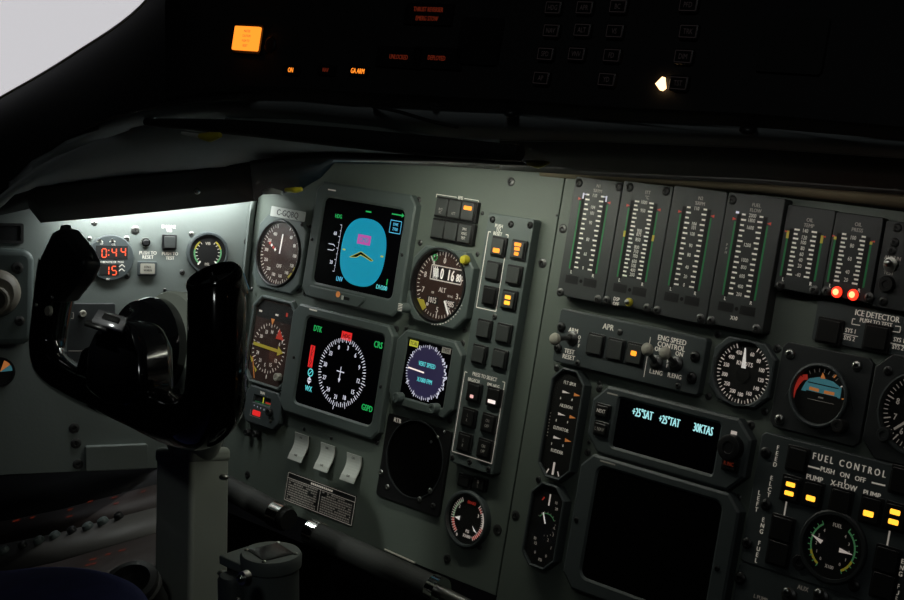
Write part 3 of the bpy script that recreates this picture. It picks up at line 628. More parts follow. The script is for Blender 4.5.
# ---------------------------------------------------------------- placard
T=RT('placard','dark placard filled with rows of tiny print below the white paddle switches','placard',c('C',212,243),c('C',467,345),c('C',347,238),c('C',330,350),.0)
b=MB(); b.box(-T.W/2,T.W/2,-T.H/2,T.H/2,0,.0008,'label_dark'); b.build('plate',T.o)
b=MB(); W_,H_=T.W/2-.001,T.H/2-.001; b.path([(-W_,-H_),(W_,-H_),(W_,H_),(-W_,H_),(-W_,-H_)],.0004,.001,'white_print'); b.line((-W_,H_*.62),(W_,H_*.62),.0004,.001,'white_print'); b.line((0,-H_),(0,H_*.62),.0004,.001,'white_print')
rnd=random.Random(3)
for i in range(9):
    y=H_*.5-i*H_*.17
    for x0,x1 in ((-W_*.95,-W_*.08),(W_*.06,W_*.93)):
        x=x0
        while x<x1:
            l=rnd.uniform(.001,.004); l=min(l,x1-x)
            if rnd.random()<.9: b.rect(x,x+l,y-.0007,y+.0007,.001,'dim_print')
            x+=l+.0007
x=-W_*.3
while x<W_*.35: b.rect(x,x+.0022,H_*.74,H_*.88,.001,'white_print'); x+=.0028
b.build('lettering',T.o)
# ================================================================== centre panel
def tape(name,label,l,r,t,b_,ctop,cbot,title,nums,w=.018,lr=(None,None),caut=None,win=True,dim='dim_print',pm='tape_paint',tl=None,nt=15):
    T=RT(name,label,'gauge',l,r,t,b_,w); b=MB(); b.prism(crect(T.W,T.H,.0012),0,w,pm); b.build('plate',T.o,bevel=.0006)
    p=T.p(ctop,w); q_=T.p(cbot,w); yt,yb=p[1],q_[1]; xc=(p[0]+q_[0])/2; z=w+.00015
    b=MB(); b.rect(xc-.0140,xc+.0140,yb-.001,yt+.0005,z,'label_dark')
    for s in (-1,1):
        b.rect(xc+s*.0119-.0016,xc+s*.0119+.0016,yb-.003,yt,z+.0001,'black_matte'); b.rect(xc+s*.0147-.0008,xc+s*.0147+.0008,yb-.002,yt-(yt-yb)*.10,z+.0001,'green_line')
        if caut: b.rect(xc+s*.0147-.0011,xc+s*.0147+.0011,yt-(yt-yb)*caut[0],yt-(yt-yb)*caut[1],z+.0002,caut[2])
        b.flat([(xc+s*.0140,yt-(yt-yb)*.07),(xc+s*.0175,yt-(yt-yb)*.05),(xc+s*.0175,yt-(yt-yb)*.09)],z+.0002,'gauge_red')
        n=nt
        for i in range(n+1):
            y=yb+(yt-yb)*i/n; L_=.0046 if i%2==0 else .0034; b.rect(xc+s*.0097-(L_ if s>0 else 0),xc+s*.0097+(0 if s>0 else L_),y-.0007,y+.0007,z+.0001,'white_print')
    b.build('scale',T.o)
    g=MB()
    for s,f in nums: g.text(s,xc,yt-(yt-yb)*f,.0029,z+.0002,'white_print',.8,bold=0)
    for i,s in enumerate(title): g.text(s,xc+.002,yt+.0085-.0042*i,.0028,z+.0001,dim,.9)
    g.text('L',xc-.0119,yb-.0045,.0028,z,'white_print'); g.text('R',xc+.0119,yb-.0045,.0028,z,'white_print'); 
    if tl:
        for i,ch in enumerate(tl): g.text(ch,xc-.0185,(yt+yb)/2+.006-i*.003,.0022,z,dim)
    g.build('lettering',T.o)
    if win:
        for s in (-1,1): h=MB(); h.box(xc+s*.0100-.0068,xc+s*.0100+.0068,yb-.0145,yb-.0075,w-.0005,w+.0004,'black_plastic'); h.build('readout_window',T.o)
        h=MB(); h.cyl(xc,yb-.011,.0016,w,w+.0003,'black_matte',12); h.build('light_sensor',T.o)
    T.xc,T.yt,T.yb=xc,yt,yb; return T
T1=tape('engine_tape_gauge','vertical twin-scale engine gauge nearest the long seam, leftmost of four tall ones',c('p',565.5,240),c('p',612,247),c('p',596,178.5),c('b6',180,442),c('b5',302,192),c('b6',210,214),['N1','%RPM'],
   [('110',0),('104',.16),('101',.24),('90',.37),('80',.60),('60',.80),('0',.99)],tl=None)
g=MB(); 
for s in (-1,1): g.line((T1.xc+s*.0125,T1.yt+.001),(T1.xc+s*.0125,T1.yt-.004),.0016,.0184,'lit_white'); g.line((T1.xc+s*.0125,T1.yt),(T1.xc+s*.0085,T1.yt),.0008,.0184,'lit_white')
g.build('marker',T1.o)
T2=tape('engine_tape_gauge','second tall vertical twin-scale engine gauge with a tiny brass toggle at its foot',c('p',612.8,247),c('p',662,254),c('p',645,183),c('b6',560,505),c('b5',672,243),c('b6',575,276),['ITT','°C'],
   [('1000',0),('950',.11),('900',.38),('875',.43),('850',.5),('800',.60),('750',.66),('700',.72),('600',.79),('500',.85),('400',.91),('200',.97)],caut=(.49,.41,'gauge_yellow'),nt=18)
b=MB(); x,y=T2.q('b6',545,465,.022); b.lathe([(.0036,.018),(.0036,.0205),(.0022,.0215)],'yellow_paint',x,y,16); b.ball((x,y,.024),.0022,'steel'); b.build('toggle_switch',T2.o,'brass toggle')
b=MB(); x,y=T2.q('b6',462,452,.018); b.text('DSP',x,y+.0010,.0030,.0183,'white_print'); b.text('OFF',x,y-.0030,.0030,.0183,'white_print'); b.build('lettering',T2.o)
T3=tape('engine_tape_gauge','third tall vertical twin-scale engine gauge from the long seam',c('p',662.8,254),c('p',716,262),c('p',700,188.5),c('b8',190,500),c('b7',240,213),c('b8',143,230),['N2','%RPM'],
   [('110',0),('104',.20),('101',.25),('100',.33),('90',.48),('80',.60),('40',.76),('20',.88),('0',.99)])
T4=tape('engine_tape_gauge','fuel flow gauge, fourth and rightmost of the tall vertical engine gauges',c('p',716.8,262),c('p',773,270),c('p',755,195),c('b8',540,555),c('b7',660,268),c('b8',553,300),['FUEL','FLOW'],
   [('2000',0),('1800',.06),('1600',.15),('1200',.37),('1000',.56),('800',.65),('600',.76),('400',.89),('200',.99)],tl='PPH')
b=MB(); b.text('X10',T4.xc-.001,T4.yb-.0185,.003,.0182,'white_print'); b.build('lettering',T4.o); b=MB(); b.line((T4.xc-.0155,T4.yt+.001),(T4.xc-.0125,T4.yt+.001),.0018,.0184,'lit_white'); b.build('marker',T4.o)
T5=tape('oil_tape_gauge','short vertical twin-scale gauge with yellow marks, left of the one with red lamps',c('p',781,245),c('p',828,255),c('p',808,207),c('p',799,292),c('c1',168,232),c('c2',100,42),['OIL','TEMP'],
   [('140',0),('120',.15),('100',.26),('80',.39),('60',.52),('40',.65),('20',.78),('-40',.98)],caut=(.22,.05,'gauge_yellow'),win=False,pm='dark_module',w=.014,nt=10)
T6=tape('oil_tape_gauge','short vertical twin-scale gauge above the two glowing red lamps',c('p',828.8,255),c('p',876,262),c('p',855,214),c('p',846,299),c('c1',520,265),c('c2',468,92),['OIL','PRESS'],
   [('100',.05),('80',.22),('60',.5),('40',.78),('20',.95)],caut=(.14,.08,'gauge_yellow'),win=False,pm='dark_module',w=.014,nt=11)
for X,Y,lb in ((836.6,292,'left of the two glowing red lamps under the short gauges'),(852.8,294.8,'right of the two glowing red lamps under the short gauges')):
    L_=Thing('warning_lamp',lb,'lamp',(X,Y),.016,base=.0142); b=MB(); b.lathe([(.0046,0),(.0046,.001),(.0042,.001)],'dark_steel',n=20); b.build('lamp_rim',L_.o); b=MB(); b.lathe([(.0043,.001),(.0040,.0028),(.0030,.004),(.0022,.0043)],'lit_redlamp',n=20); b.build('lamp_lens',L_.o); b=MB(); b.lathe([(.0026,.0040),(.0018,.0052),(.0004,.0056)],'lit_redcore',n=16); b.build('lamp_filament',L_.o)
for T_,pts,w_ in ((T1,(('b5',180,98),('b6',40,392),('b6',322,445)),.018),(T2,(('b5',480,128),('b5',560,130),('b6',388,452),('b6',692,510)),.018),(T3,(('b5',832,160),('b6',765,527),('b8',267,475)),.018),(T4,(('b7',505,150),('b8',345,492),('b8',687,555)),.018),(T5,(('c2',225,150),('H',345,520)),.014),(T6,(('c2',320,158),('c2',640,205)),.014)):
    for e in pts: screw(T_,c(*e),.0038,w_,'dark_steel' if e[0] in('b6','b8','c2') else 'black_plastic',h=.0022)
T=RT('test_panel','narrow dark panel with a small toggle at the right edge, beside the short gauges','switch panel',c('p',879,262),c('p',925,270),c('p',900,222),c('p',888,309),.012)
b=MB(); b.prism(crect(T.W,T.H,.0012),0,.012,'dark_module'); b.build('plate',T.o,bevel=.0006); w=.012
x,y=T.q('c1',795,485,.014); b=MB(); b.lathe([(.0055,.012),(.0055,.014),(.0035,.0145)],'steel',x,y,16); b.ball((x,y+.001,.019),.0028,'steel'); b.build('toggle_switch',T.o)
b=MB(); x,y=Q('c1',815,435); b.text('ANNUN',x,y,.0028,.0122,'dim_print'); x,y=Q('c1',785,545); b.text('TEST',x,y,.0030,.0122,'dim_print'); b.build('lettering',T.o)
knob(T,c('c2',760,105),.0062,.012,.017,'black_plastic')
for e in (('c1',830,320),('c1',810,380),('c2',745,235),('c1',850,210)): screw(T,c(*e),.0035,.012,'black_plastic')

# ---------------------------------------------------------------- APR panel
T=RT('engine_control_panel','wide grey panel with long lever toggles and three square buttons under the tall gauges','switch panel',c('p',556,336),c('p',702,370),c('p',630,322.5),c('I',520,410),.012)
b=MB(); b.prism(crect(T.W,T.H,.002),0,.012,'module_paint'); b.build('plate',T.o,bevel=.001); w=.0165
for X,Y,L in ((368,297,None),(518,335,None),(664,368,leg_bar([(0,.0006,.0056,.0040)],'lit_orange'))):
    x,y=T.q('c8',X,Y,w); push_button(T,x,y,.0182,.0192,.012,.0165,'button_cap',L)
def lever(T,base,tip,rb=.0042,L=.028,z0=.012,ball=.0055,bm='beige_knob'):
    x,y=T.p(base,z0); x2,y2=T.p(tip,z0+L); b=MB(); b.lathe([(rb*1.5,z0),(rb*1.5,z0+.002),(rb,z0+.0035),(rb*.8,z0+.005)],'dark_steel',x,y,20)
    o=b.build('toggle_switch',T.o); b=MB(); b.tube([(x,y,z0+.003),(x2,y2,z0+L)],[.0018,.0026],'dark_steel',n=12,sub=1); b.build('lever',o)
    b=MB(); d=Vector((x2-x,y2-y,L)).normalized(); b.lathe([(.002,-.003),(ball*.9,-.0025),(ball,0),(ball*.85,.003),(ball*.5,.0045),(.0003,.005)],bm,n=20,M=Matrix.Translation((x2,y2,z0+L))@d.to_track_quat('Z','Y').to_matrix().to_4x4()); b.build('lever_tip',o,'pale round tip')
lever(T,c('c8',205,247),c('c8',75,255)); lever(T,c('d3',140,365),c('d3',62,252),L=.022); lever(T,c('d3',312,372),c('d3',215,285),L=.022)
w=.0122; b=MB()
for tg,X,Y,s,h in (('c8',475,165,'APR',.0048),('c8',212,190,'ARM',.0038),('c8',183,348,'TEST',.0038),('c8',178,391,'RESET',.0038),('d3',275,172,'ENG SPEED',.0042),('d3',268,226,'CONTROL',.0042),('d3',158,250,'ON',.0036),('d3',336,290,'ON',.0036),('d3',137,447,'L.ENG',.0036),('d3',296,480,'R.ENG',.0036)):
    x,y=Q(tg,X,Y); b.text(s,x,y,h,.0122,'white_print',.92,bold=1)
for i,ch in enumerate('OFF'): x,y=Q('c8',258-i*2,242+i*32); b.text(ch,x,y,.003,.0122,'white_print',bold=1)
for i,ch in enumerate('FF'): x,y=Q('d3',238-i*5,355+i*38); b.text(ch,x,y,.003,.0122,'white_print',bold=1)
p=Q('c8',790,240); q_=Q('c8',742,540); xm=(p[0]+q_[0])/2; b.line((xm,p[1]),(xm,q_[1]),.0007,.0122,'white_print'); p=Q('c8',60,372); b.build('lettering',T.o)
for tg,X,Y,r in (('c8',125,165,.0042),('c8',100,325,.0040),('I',790,300,.0048),('I',775,397,.0048)): screw(T,c(tg,X,Y),r,.012,'black_plastic',h=.004)
for tg,X,Y in (('c8',560,205),('I',712,432),('I',260,330)): screw(T,c(tg,X,Y),.0028,.012)

# ---------------------------------------------------------------- knots gauge
def num_ring(b,labels,a0,step,r,h,z,m,x=0,y=0,xs=.8):
    for i,s in enumerate(labels):
        if s: a=math.radians(a0+i*step); b.text(s,x+r*math.sin(a),y+r*math.cos(a),h,z,m,xs)
T=RT('standby_airspeed_gauge','small octagonal gauge marked in knots with a white needle, right of the lever toggles','gauge',c('p',709.5,375),c('p',772.5,375),c('p',745,339.5),c('p',739,405),.010)
gx,gy=T.p((740.6,373.1),.010); bezel(T,crect(T.W,T.H,.011),[circ(.0250,40,gx,gy)],.010,'module_paint')
b=MB(); b.cyl(gx,gy,.0250,.001,.004,'dial_black',40); b.ticks(.0215,.0240,25,335,42,.0006,.0042,'lit_gauge',gx,gy); b.ticks(.0205,.0240,25,335,14,.0009,.0042,'lit_gauge',gx,gy)
num_ring(b,['60','80','100','120','140','160','180','200','250','300','350','400','450'],18,26.5,.0168,.0031,.0042,'lit_gauge',gx,gy); b.text('KNOTS',gx,gy+.0075,.0034,.0043,'lit_gauge',.9); b.build('dial',T.o)
b=MB(); b.cyl(gx,gy-.001,.0062,.004,.0052,'black_matte',20); b.flat([(gx-.0022,gy+.004),(gx+.0022,gy+.004),(gx-.0008,gy+.0200),(gx-.0020,gy+.0200)],.0056,'lit_needle'); b.build('needle',T.o); glass(T,.0250,.0085,gx,gy)
# ---------------------------------------------------------------- standby attitude
T=RT('standby_attitude_indicator','round gauge with pale blue half, red bars and silver screws on its square plate','gauge',c('p',775,385),c('p',866,400),c('p',820,348.5),c('p',810,436),.008)
gx,gy=T.p((818.2,395.3),.010); R_=abs(T.p((818,362.5),.010)[1]-T.p((818,428.5),.010)[1])/2
b=MB(); b.prism(crect(T.W,T.H,.004),0,.006,'dark_module',[circ(R_-.0005,40,gx,gy)]); b.build('plate',T.o,bevel=.001)
b=MB(); b.lathe([(R_,.004),(R_,.012),(R_-.0015,.013),(R_-.0025,.012),(R_-.003,.007)],'module_paint',gx,gy,48,cap=False); b.build('bezel',T.o); r=R_-.003
b=MB(); b.cyl(gx,gy,R_-.001,.001,.0075,'dial_black',48); w=.0078; z=.0078
h0=Q('c3',150,330); top=Q('c3',190,262)
b.flat([Q('c3',128,338),Q('c3',420,402),Q('c3',432,325),Q('c3',370,275),Q('c3',265,240),Q('c3',190,250),Q('c3',160,280)],z,'att_blue')
b.path([Q('c3',178,275),Q('c3',410,328)],.0008,z+.0002,'dial_black'); b.path([Q('c3',190,322),Q('c3',262,342)],.0024,z+.0002,'lit_orangemark'); b.path([Q('c3',300,352),Q('c3',378,368)],.0024,z+.0002,'lit_orangemark')
b.path([Q('c3',165,345),Q('c3',400,400)],.0018,z+.0002,'dial_black'); b.path([Q('c3',175,400),Q('c3',375,445)],.0004,z,'dim_print'); b.line(Q('c3',258,390),Q('c3',295,400),.0012,z+.0002,'dim_print')
b.path([Q('c3',55,400),Q('c3',75,330),Q('c3',105,282),Q('c3',140,242),Q('c3',178,240)],.0042,z+.0001,'gauge_red')
b.flat([Q('c3',272,250),Q('c3',312,255),Q('c3',292,205)],z+.0001,'lit_orangemark'); b.line(Q('c3',372,245),Q('c3',392,225),.0012,z,'lit_orangemark'); b.line(Q('c3',425,315),Q('c3',455,302),.0010,z,'lit_gauge'); b.line(Q('c3',432,405),Q('c3',460,405),.0010,z,'lit_orangemark')
b.ticks(r*.82,r*.95,-35,40,6,.0007,z,'dim_print',gx,gy); b.build('dial',T.o); glass(T,r,.0100,gx,gy)
for tg,X,Y in (('c3',45,68),('c3',548,158),('J',340,583)): screw(T,c(tg,X,Y),.0040,.006,'steel',h=.003)
knob(T,c('c4',395,80),.0052,.006,.020,'dark_steel','caging_knob')
# ---------------------------------------------------------------- gauge at the right edge
T=Thing('standby_altimeter','round black altimeter dial cut off by the right edge of the picture','gauge',(917,414),.010)
b=MB(); b.prism(crect(.078,.078,.012),0,.007,'dark_module',[circ(.0305,40)]); b.build('plate',T.o,bevel=.001)
b=MB(); b.lathe([(.0305,.004),(.0305,.011),(.029,.0115),(.0282,.004)],'module_paint',n=48,cap=False); b.build('retaining_ring',T.o)
b=MB(); b.cyl(0,0,.029,.001,.004,'dial_black',48); b.ticks(.0240,.0275,0,360,50,.0006,.0043,'lit_gauge_dim'); b.ticks(.022,.0275,0,360,10,.0010,.0043,'lit_gauge_dim'); num_ring(b,[str(i) for i in range(10)],0,36,.0185,.0045,.0043,'lit_gauge_dim')
b.rect(-.014,.014,.002,.010,.0044,'black_matte'); b.text('800',-.006,.006,.006,.0046,'lit_gauge'); b.build('dial',T.o); b=MB(); a=math.radians(228); b.line((0,0),(.022*math.sin(a),.022*math.cos(a)),.0018,.006,'lit_gauge_dim'); b.build('needle',T.o); screw(T,c('c3',780,195),.0035,.007,'black_plastic'); knob(T,c('c4',740,145),.0055,.007,.014,'dark_module'); glass(T,.028,.0085)
# ---------------------------------------------------------------- ice detector
T=RT('ice_detector_panel','dark lettered panel with two black square switches for ice detector tests','switch panel',c('p',815,318),c('p',925,345),c('p',870,309),c('p',850,347),.004)
b=MB(); b.prism(crect(T.W,T.H,.001),0,.004,'module_paint'); b.build('plate',T.o,bevel=.0005); w=.016
w=.011
for X,Y in ((328,458),(683,508)): x,y=T.q('c2',X,Y,w); push_button(T,x,y,.0210,.0200,.004,.011,'button_dark')
w=.0042; b=MB()
for X,Y,s,h in ((700,345,'ICE DETECTOR',.0042),(690,395,'PUSH TO TEST',.0032),(498,455,'SYS 1',.0032),(490,512,'SYS 2',.0032),(862,525,'SYS 1',.0032),(855,580,'SYS 2',.0032)): x,y=Q('c2',X,Y); b.text(s,x,y,h,.0042,'white_print',.85,bold=1)
b.path([Q('c2',435,475),Q('c2',555,500)],.0005,.0042,'white_print'); b.path([Q('c2',790,545),Q('c2',900,568)],.0005,.0042,'white_print')
b.path([Q('c2',535,368),Q('c2',515,365),Q('c2',508,405),Q('c2',570,415)],.0006,.0042,'white_print'); b.path([Q('c2',835,420),Q('c2',875,425),Q('c2',868,468),Q('c2',800,458)],.0006,.0042,'white_print'); b.build('lettering',T.o)
screw(PC,c('c2',300,298),.0045,0,'black_plastic')
# ---------------------------------------------------------------- trim indicators
def octo(name,label,l,r,t,b_,w,ch=.0105,rim=.0022):
    T=RT(name,label,'gauge',l,r,t,b_,w); oc=crect(T.W-2*rim,T.H-2*rim,ch-rim*.5); bezel(T,crect(T.W,T.H,ch),[oc],w,'module_paint',bevel=.0009)
    b=MB(); b.prism(oc,.001,w-.004,'dial_black'); b.build('dial_plate',T.o); T.z=w-.0038; b=MB(); b.prism(crect(T.W-2*rim-.0004,T.H-2*rim-.0004,ch-rim*.5),w-.002,w-.0014,'cover_glass'); b.build('cover_glass',T.o); return T
T=octo('trim_indicator','tall narrow octagonal trim indicator reading aileron, elevator and rudder',c('d1',66,300),c('d1',236,320),c('d1',200,22),c('d1',118,574),.016)
w=T.z; z=T.z; b=MB()
for X,Y,s in ((200,92,'FLT SPLR'),(180,207,'AILERON'),(155,320,'ELEVATOR'),(135,432,'RUDDER')): x,y=Q('d1',X,Y); b.text(s,x,y,.0028,z,'white_print',.85,bold=1)
for X,Y in ((180,137),(158,248),(135,365)):
    x,y=Q('d1',X,Y); b.flat([(x-.004,y+.0012),(x+.0045,y),(x-.004,y-.0012)],z,'lit_gauge'); x,y=Q('d1',X+58,Y+15); b.flat([(x-.004,y+.0015),(x+.003,y),(x-.004,y-.0015)],z,'lit_orangemark')
    x,y=Q('d1',X-27,Y+28); b.line((x,y-.001),(x,y+.001),.0009,z,'white_print'); x,y=Q('d1',X+30,Y+38); b.line((x,y-.001),(x,y+.001),.0009,z,'white_print')
for i in range(8): x,y=Q('d1',103-i*2.5,240+i*16); b.rect(x-.0006,x+.0006,y-.0005,y+.0005,z,'dim_print')
x,y=Q('d1',117,520); b.line((x,y-.005),(x,y+.006),.0022,z,'lit_gauge'); b.line((x-.007,y-.005),(x-.005,y-.001),.0012,z,'lit_gauge'); b.line((x+.007,y-.005),(x+.005,y-.001),.0012,z,'lit_gauge'); b.build('dial',T.o)
T=octo('flap_pressure_indicator','tall narrow octagonal dial with a green arc, below the trim indicator',c('d2',78,262),c('d2',250,285),c('d2',180,66),c('d2',137,494),.016)
w=T.z; z=T.z; b=MB(); x,y=Q('d2',198,150); b.line((x,y-.005),(x,y+.005),.0016,z,'lit_gauge'); b.line((x-.008,y-.002),(x-.006,y+.001),.0012,z,'gauge_red')
x,y=Q('d2',180,270); b.arc(.0088,.0096,-60,60,z,'gauge_green',x,y); b.ticks(.0096,.011,-60,180,12,.0006,z,'dim_print',x,y); b.line((x-.001,y),(x-.005,y+.009),.0014,z,'lit_needle')
for X,Y,s in ((232,165,'10'),(232,195,'20'),(220,290,'4'),(215,325,'3'),(190,350,'2'),(205,390,'1'),(180,430,'0'),(150,448,'PSI'),(125,410,'0'),(128,365,'15'),(125,340,'30')): x,y=Q('d2',X,Y); b.text(s,x,y,.0026,z,'lit_gauge_dim',.85)
b.build('dial',T.o)
# ---------------------------------------------------------------- text display and the big blank display
T=display('text_display','wide black display showing cyan temperature and airspeed text',(('p',615.3,422),('p',716.2,449),('p',670,411),('p',662,460.5)),(('p',588.5,422),('p',748.5,454),('p',678,403.5),('p',660,471.5)),.014,.014,m='module_paint',rs=.002,n=3)
w=T.z; z=w; b=MB()
for tg,X,Y,s,h in (('K',598,197,'+25°SAT',.0082),('K',719,230,'+25°TAT',.0078),('d4',155,195,'30KTAS',.0080)): x,y=Q(tg,X,Y); b.text(s,x,y,h*.84,z,'lit_readout',.56,bold=1)
b.build('readout',T.o); w=.019
for tg,X,Y,s,m in (('K',411,185,'NEXT','white_print'),('K',403,266,'L NAV','dim_print'),('d4',325,425,'R INC','lit_redtext')): x,y=T.q(tg,X,Y,w); push_button(T,x,y,.0155,.0125,.014,.019,'button_dark',leg_text([s],m,.0030,0,xs=.8))
knob(T,c('d4',318,318),.0105,.014,.024,'black_plastic'); b=MB(); x,y=T.q('d4',358,226,.0145); b.box(x-.0026,x+.0026,y-.0022,y+.0022,.0135,.0147,'lit_gauge'); b.build('legend',T.o); b=MB(); x,y=T.q('K',460,108,.0142); b.rect(x-.005,x+.006,y-.0006,y+.0006,.0142,'dim_print'); b.build('lettering',T.o)
T=display('blank_display','large square display with a dark unlit screen under the cyan text display',(('p',589.6,518),('p',714.4,547.6),('p',658.7,484),('p',611,587.5)),(('p',570.5,521),('p',733,547),('p',662,474),('p',603,601)),.016,.012,m='module_paint',rs=.007,sm='screen_grey')
b=MB(); x,y=T.q('M',368,10,.0162); b.rect(x-.008,x+.008,y-.0006,y+.0006,.0162,'dim_print'); b.build('lettering',T.o)
for e in (('M',250,225),('M',780,408)): screw(T,c(*e),.0024,.016,'black_plastic')
# ---------------------------------------------------------------- fuel control
T=RT('fuel_control_panel','dark fuel control panel with glowing amber bars and a green-arc fuel dial','switch panel',c('p',750,500),c('p',938,530),c('p',840,451),c('p',780,574),.010)
b=MB(); b.prism(crect(T.W,T.H,.003),0,.010,'module_paint'); b.build('plate',T.o,bevel=.001); w=.0145
AM='lit_yellow'
for tg,X,Y,W_,H_,L in (('L',415,178,.0188,.0200,None),('L',387,311,.0176,.0205,leg_bar([(0,.0034,.0076,.0034),(0,-.0034,.0076,.0034)],AM)),('L',484,336,.0176,.0205,leg_bar([(.0,-.0030,.0076,.0040)],AM)),('L',612,367,.0188,.0195,None),
   ('L',747,408,.0182,.0210,leg_bar([(-.0005,-.0026,.0080,.0042)],AM)),('L',858,438,.0182,.0210,leg_bar([(0,.0036,.0078,.0038),(0,-.0036,.0078,.0038)],AM)),('c4',880,495,.020,.021,None),
   ('Z',298,240,.0205,.0205,None),('Z',280,360,.0205,.0205,None),('Z',815,395,.0205,.0205,None),('Z',797,520,.0205,.0205,None)):
    x,y=T.q(tg,X,Y,w); push_button(T,x,y,W_,H_,.010,.0145,'button_dark',L)
w=.0102; b=MB()
x,y=Q('c4',482,373); b.text('F U E L   C O N T R O L',x+.0005,y,.0050,.0102,'white_print',.79,bold=1); x,y=Q('c4',460,452); b.text('PUSH   ON   OFF',x-.002,y,.0036,.0102,'white_print',.95,bold=1)
b.line(Q('c4',170,380),(Q('c4',268,402)[0],Q('c4',170,380)[1]),.0012,.0102,'white_print'); b.line((Q('c4',658,505)[0],Q('c4',710,520)[1]),Q('c4',760,530),.0012,.0102,'white_print')
for X,Y,s in ((230,475,'PUMP'),(448,530,'X-FLOW'),(660,595,'PUMP')): x,y=Q('c4',X,Y); b.text(s,x,y,.0040,.0102,'white_print',.95,bold=1)
for tg,X,Y,s,dy in (('L',334,125,'FEED',0),('L',305,262,'ELCT',0),('L',250,328,'LEFT',0)):
    x,y=Q(tg,X,Y)
    for i,ch in enumerate(s): b.text(ch,x,y-i*.0044,.0034,.0102,'white_print',.9,bold=1)
x,y=Q('L',268,450)
for i,ch in enumerate('ENG FUEL'): b.text(ch,x,y-i*.0046,.0034,.0102,'white_print',.9,bold=1) if ch!=' ' else None
x,y=Q('Z',898,400)
for i,ch in enumerate('ENG FUEL'): b.text(ch,x,y-i*.0046,.0034,.0102,'white_print',.9,bold=1) if ch!=' ' else None
for p_,q_ in ((('L',372,368),('L',360,440)),(('L',838,500),('L',824,575))): a1_,a2_=Q(*p_),Q(*q_); xm=(a1_[0]+a2_[0])/2; b.line((xm,a1_[1]),(xm,a2_[1]),.0014,.0102,'white_print')
x,y=Q('c4',458,500); b.line((x,y-.002),(x,y+.002),.001,.0102,'white_print'); b.build('lettering',T.o)
for tg,X,Y in (('L',278,148),('L',280,382),('L',195,556),('Z',660,520)): screw(T,c(tg,X,Y),.0045,.010,'black_plastic',h=.003)
knob(T,c('Z',385,405),.0060,.010,.013,'black_plastic')
gx,gy=T.p((832.5,547),.012); G=Thing('fuel_quantity_gauge','round fuel dial with two green and yellow arcs in the fuel control panel','gauge',(832.5,547),.012,base=.0101)
b=MB(); b.lathe([(.0275,0),(.0275,.003),(.0262,.0045),(.0240,.0045),(.0235,.001)],'dark_module',n=48,cap=False); b.build('bezel',G.o)
b=MB(); b.cyl(0,0,.0238,0,.0015,'dial_black',40); 
for s in (-1,1): b.arc(.0172,.0186,s*35,s*110,.0017,'gauge_green'); b.arc(.0172,.0190,s*110,s*148,.0017,'gauge_yellow'); b.ticks(.0178,.0205,s*35,s*148,9,.0007,.0018,'gauge_green' ); num_ring(b,['4','3','2','1','0'],s*40,s*26,.0135,.0024,.0018,'lit_gauge_dim')
b.text('FUEL',.001,.0165,.0028,.0018,'lit_gauge_dim'); b.text('X100',.0,-.015,.0026,.0018,'lit_gauge_dim'); b.build('dial',G.o)
b=MB(); b.flat([(-.0185,.005),(-.008,.0028),(-.0095,-.0002)],.003,'lit_gauge'); b.build('needle',G.o); b=MB(); b.flat([(.0175,-.0012),(.006,.0012),(.006,-.0022)],.003,'lit_gauge'); b.build('needle',G.o); glass(G,.0235,.0036)
# ---------------------------------------------------------------- lower module
T=RT('auxiliary_panel','dark panel with small silver toggles at the bottom right under the fuel control panel','switch panel',c('p',735,585),c('p',935,640),c('p',790,576.5),c('p',760,660),.009)
b=MB(); b.prism(crect(T.W,T.H,.003),0,.009,'module_paint'); b.build('plate',T.o,bevel=.001)
lever(T,c('c6',640,565),c('c6',622,538),L=.012,z0=.009,ball=.0034,bm='steel'); lever(T,c('c6',880,580),c('c6',860,552),L=.012,z0=.009,ball=.0042,bm='steel')
w=.0092; b=MB(); x,y=Q('c6',742,512); b.text('AUX',x,y,.0034,.0092,'dim_print',.9,bold=1); x,y=Q('c6',425,585); b.text('L PUMP',x,y,.003,.0092,'dim_print'); b.build('lettering',T.o); screw(T,c('c6',272,438),.005,.009,'black_plastic',h=.003)
# ================================================================== outboard side panel
def suv(x,y): return SIDE.uv((x,y))
sl=suv(-40,300)[0]; st=suv(180,178)[1]; sb=suv(110,470)[1]
PS=Thing('side_instrument_panel','pale lit instrument panel behind the yoke, with the red digital clock','instrument panel',uv=(sl/2,(st+sb)/2),fr=SIDE)
b=MB(); b.box(sl/2,-sl/2-.003,-(sb-st)/2,(sb-st)/2,-.004,-.00002,'side_paint'); b.build('face_plate',PS.o,bevel=.0005)
for X,Y,r in ((205,168,.0032),(452,212,.0045),(178,262,.0025),(400,262,.003),(178,495,.003),(403,487,.003),(733,465,.0028),(790,235,.0028),(628,570,.002)): screw(PS,c('e1',X,Y),r,0,'steel' if Y<300 else 'dark_steel')
screw(PS,c('e2',405,370),.0042,0,'dark_steel')
for X,Y in ((278,405),(285,462),(292,540)): screw(PS,c('S2',X,Y),.0055,0,'dark_steel')
T=Thing('digital_clock','round digital clock with glowing red figures on the side panel','clock',(110.8,257.8),.004,fr=SIDE)
R_=abs(T.p((110.8,234.7),.004)[1]-T.p((110.8,280.8),.004)[1])/2
b=MB(); b.lathe([(R_,0),(R_,.004),(R_*.96,.0052)],'module_paint',n=48); b.build('case',T.o)
w=.0054; b=MB()
for (x0,y0),(x1,y1) in (((215,303),(405,385)),((238,415),(352,482))): a1_=Q('e1',x0,y0); a2_=Q('e1',x1,y1); b.box(a1_[0],a2_[0],a2_[1],a1_[1],.005,.0056,'black_matte')
b.build('display_window',T.o)
b=MB()
for X,Y,ch in ((265,348,'0'),(325,345,'4'),(380,342,'4'),(280,453,'1'),(325,453,'5')): x,y=Q('e1',X,Y); b.seg(ch,x,y,.0088,.0058,'lit_red7')
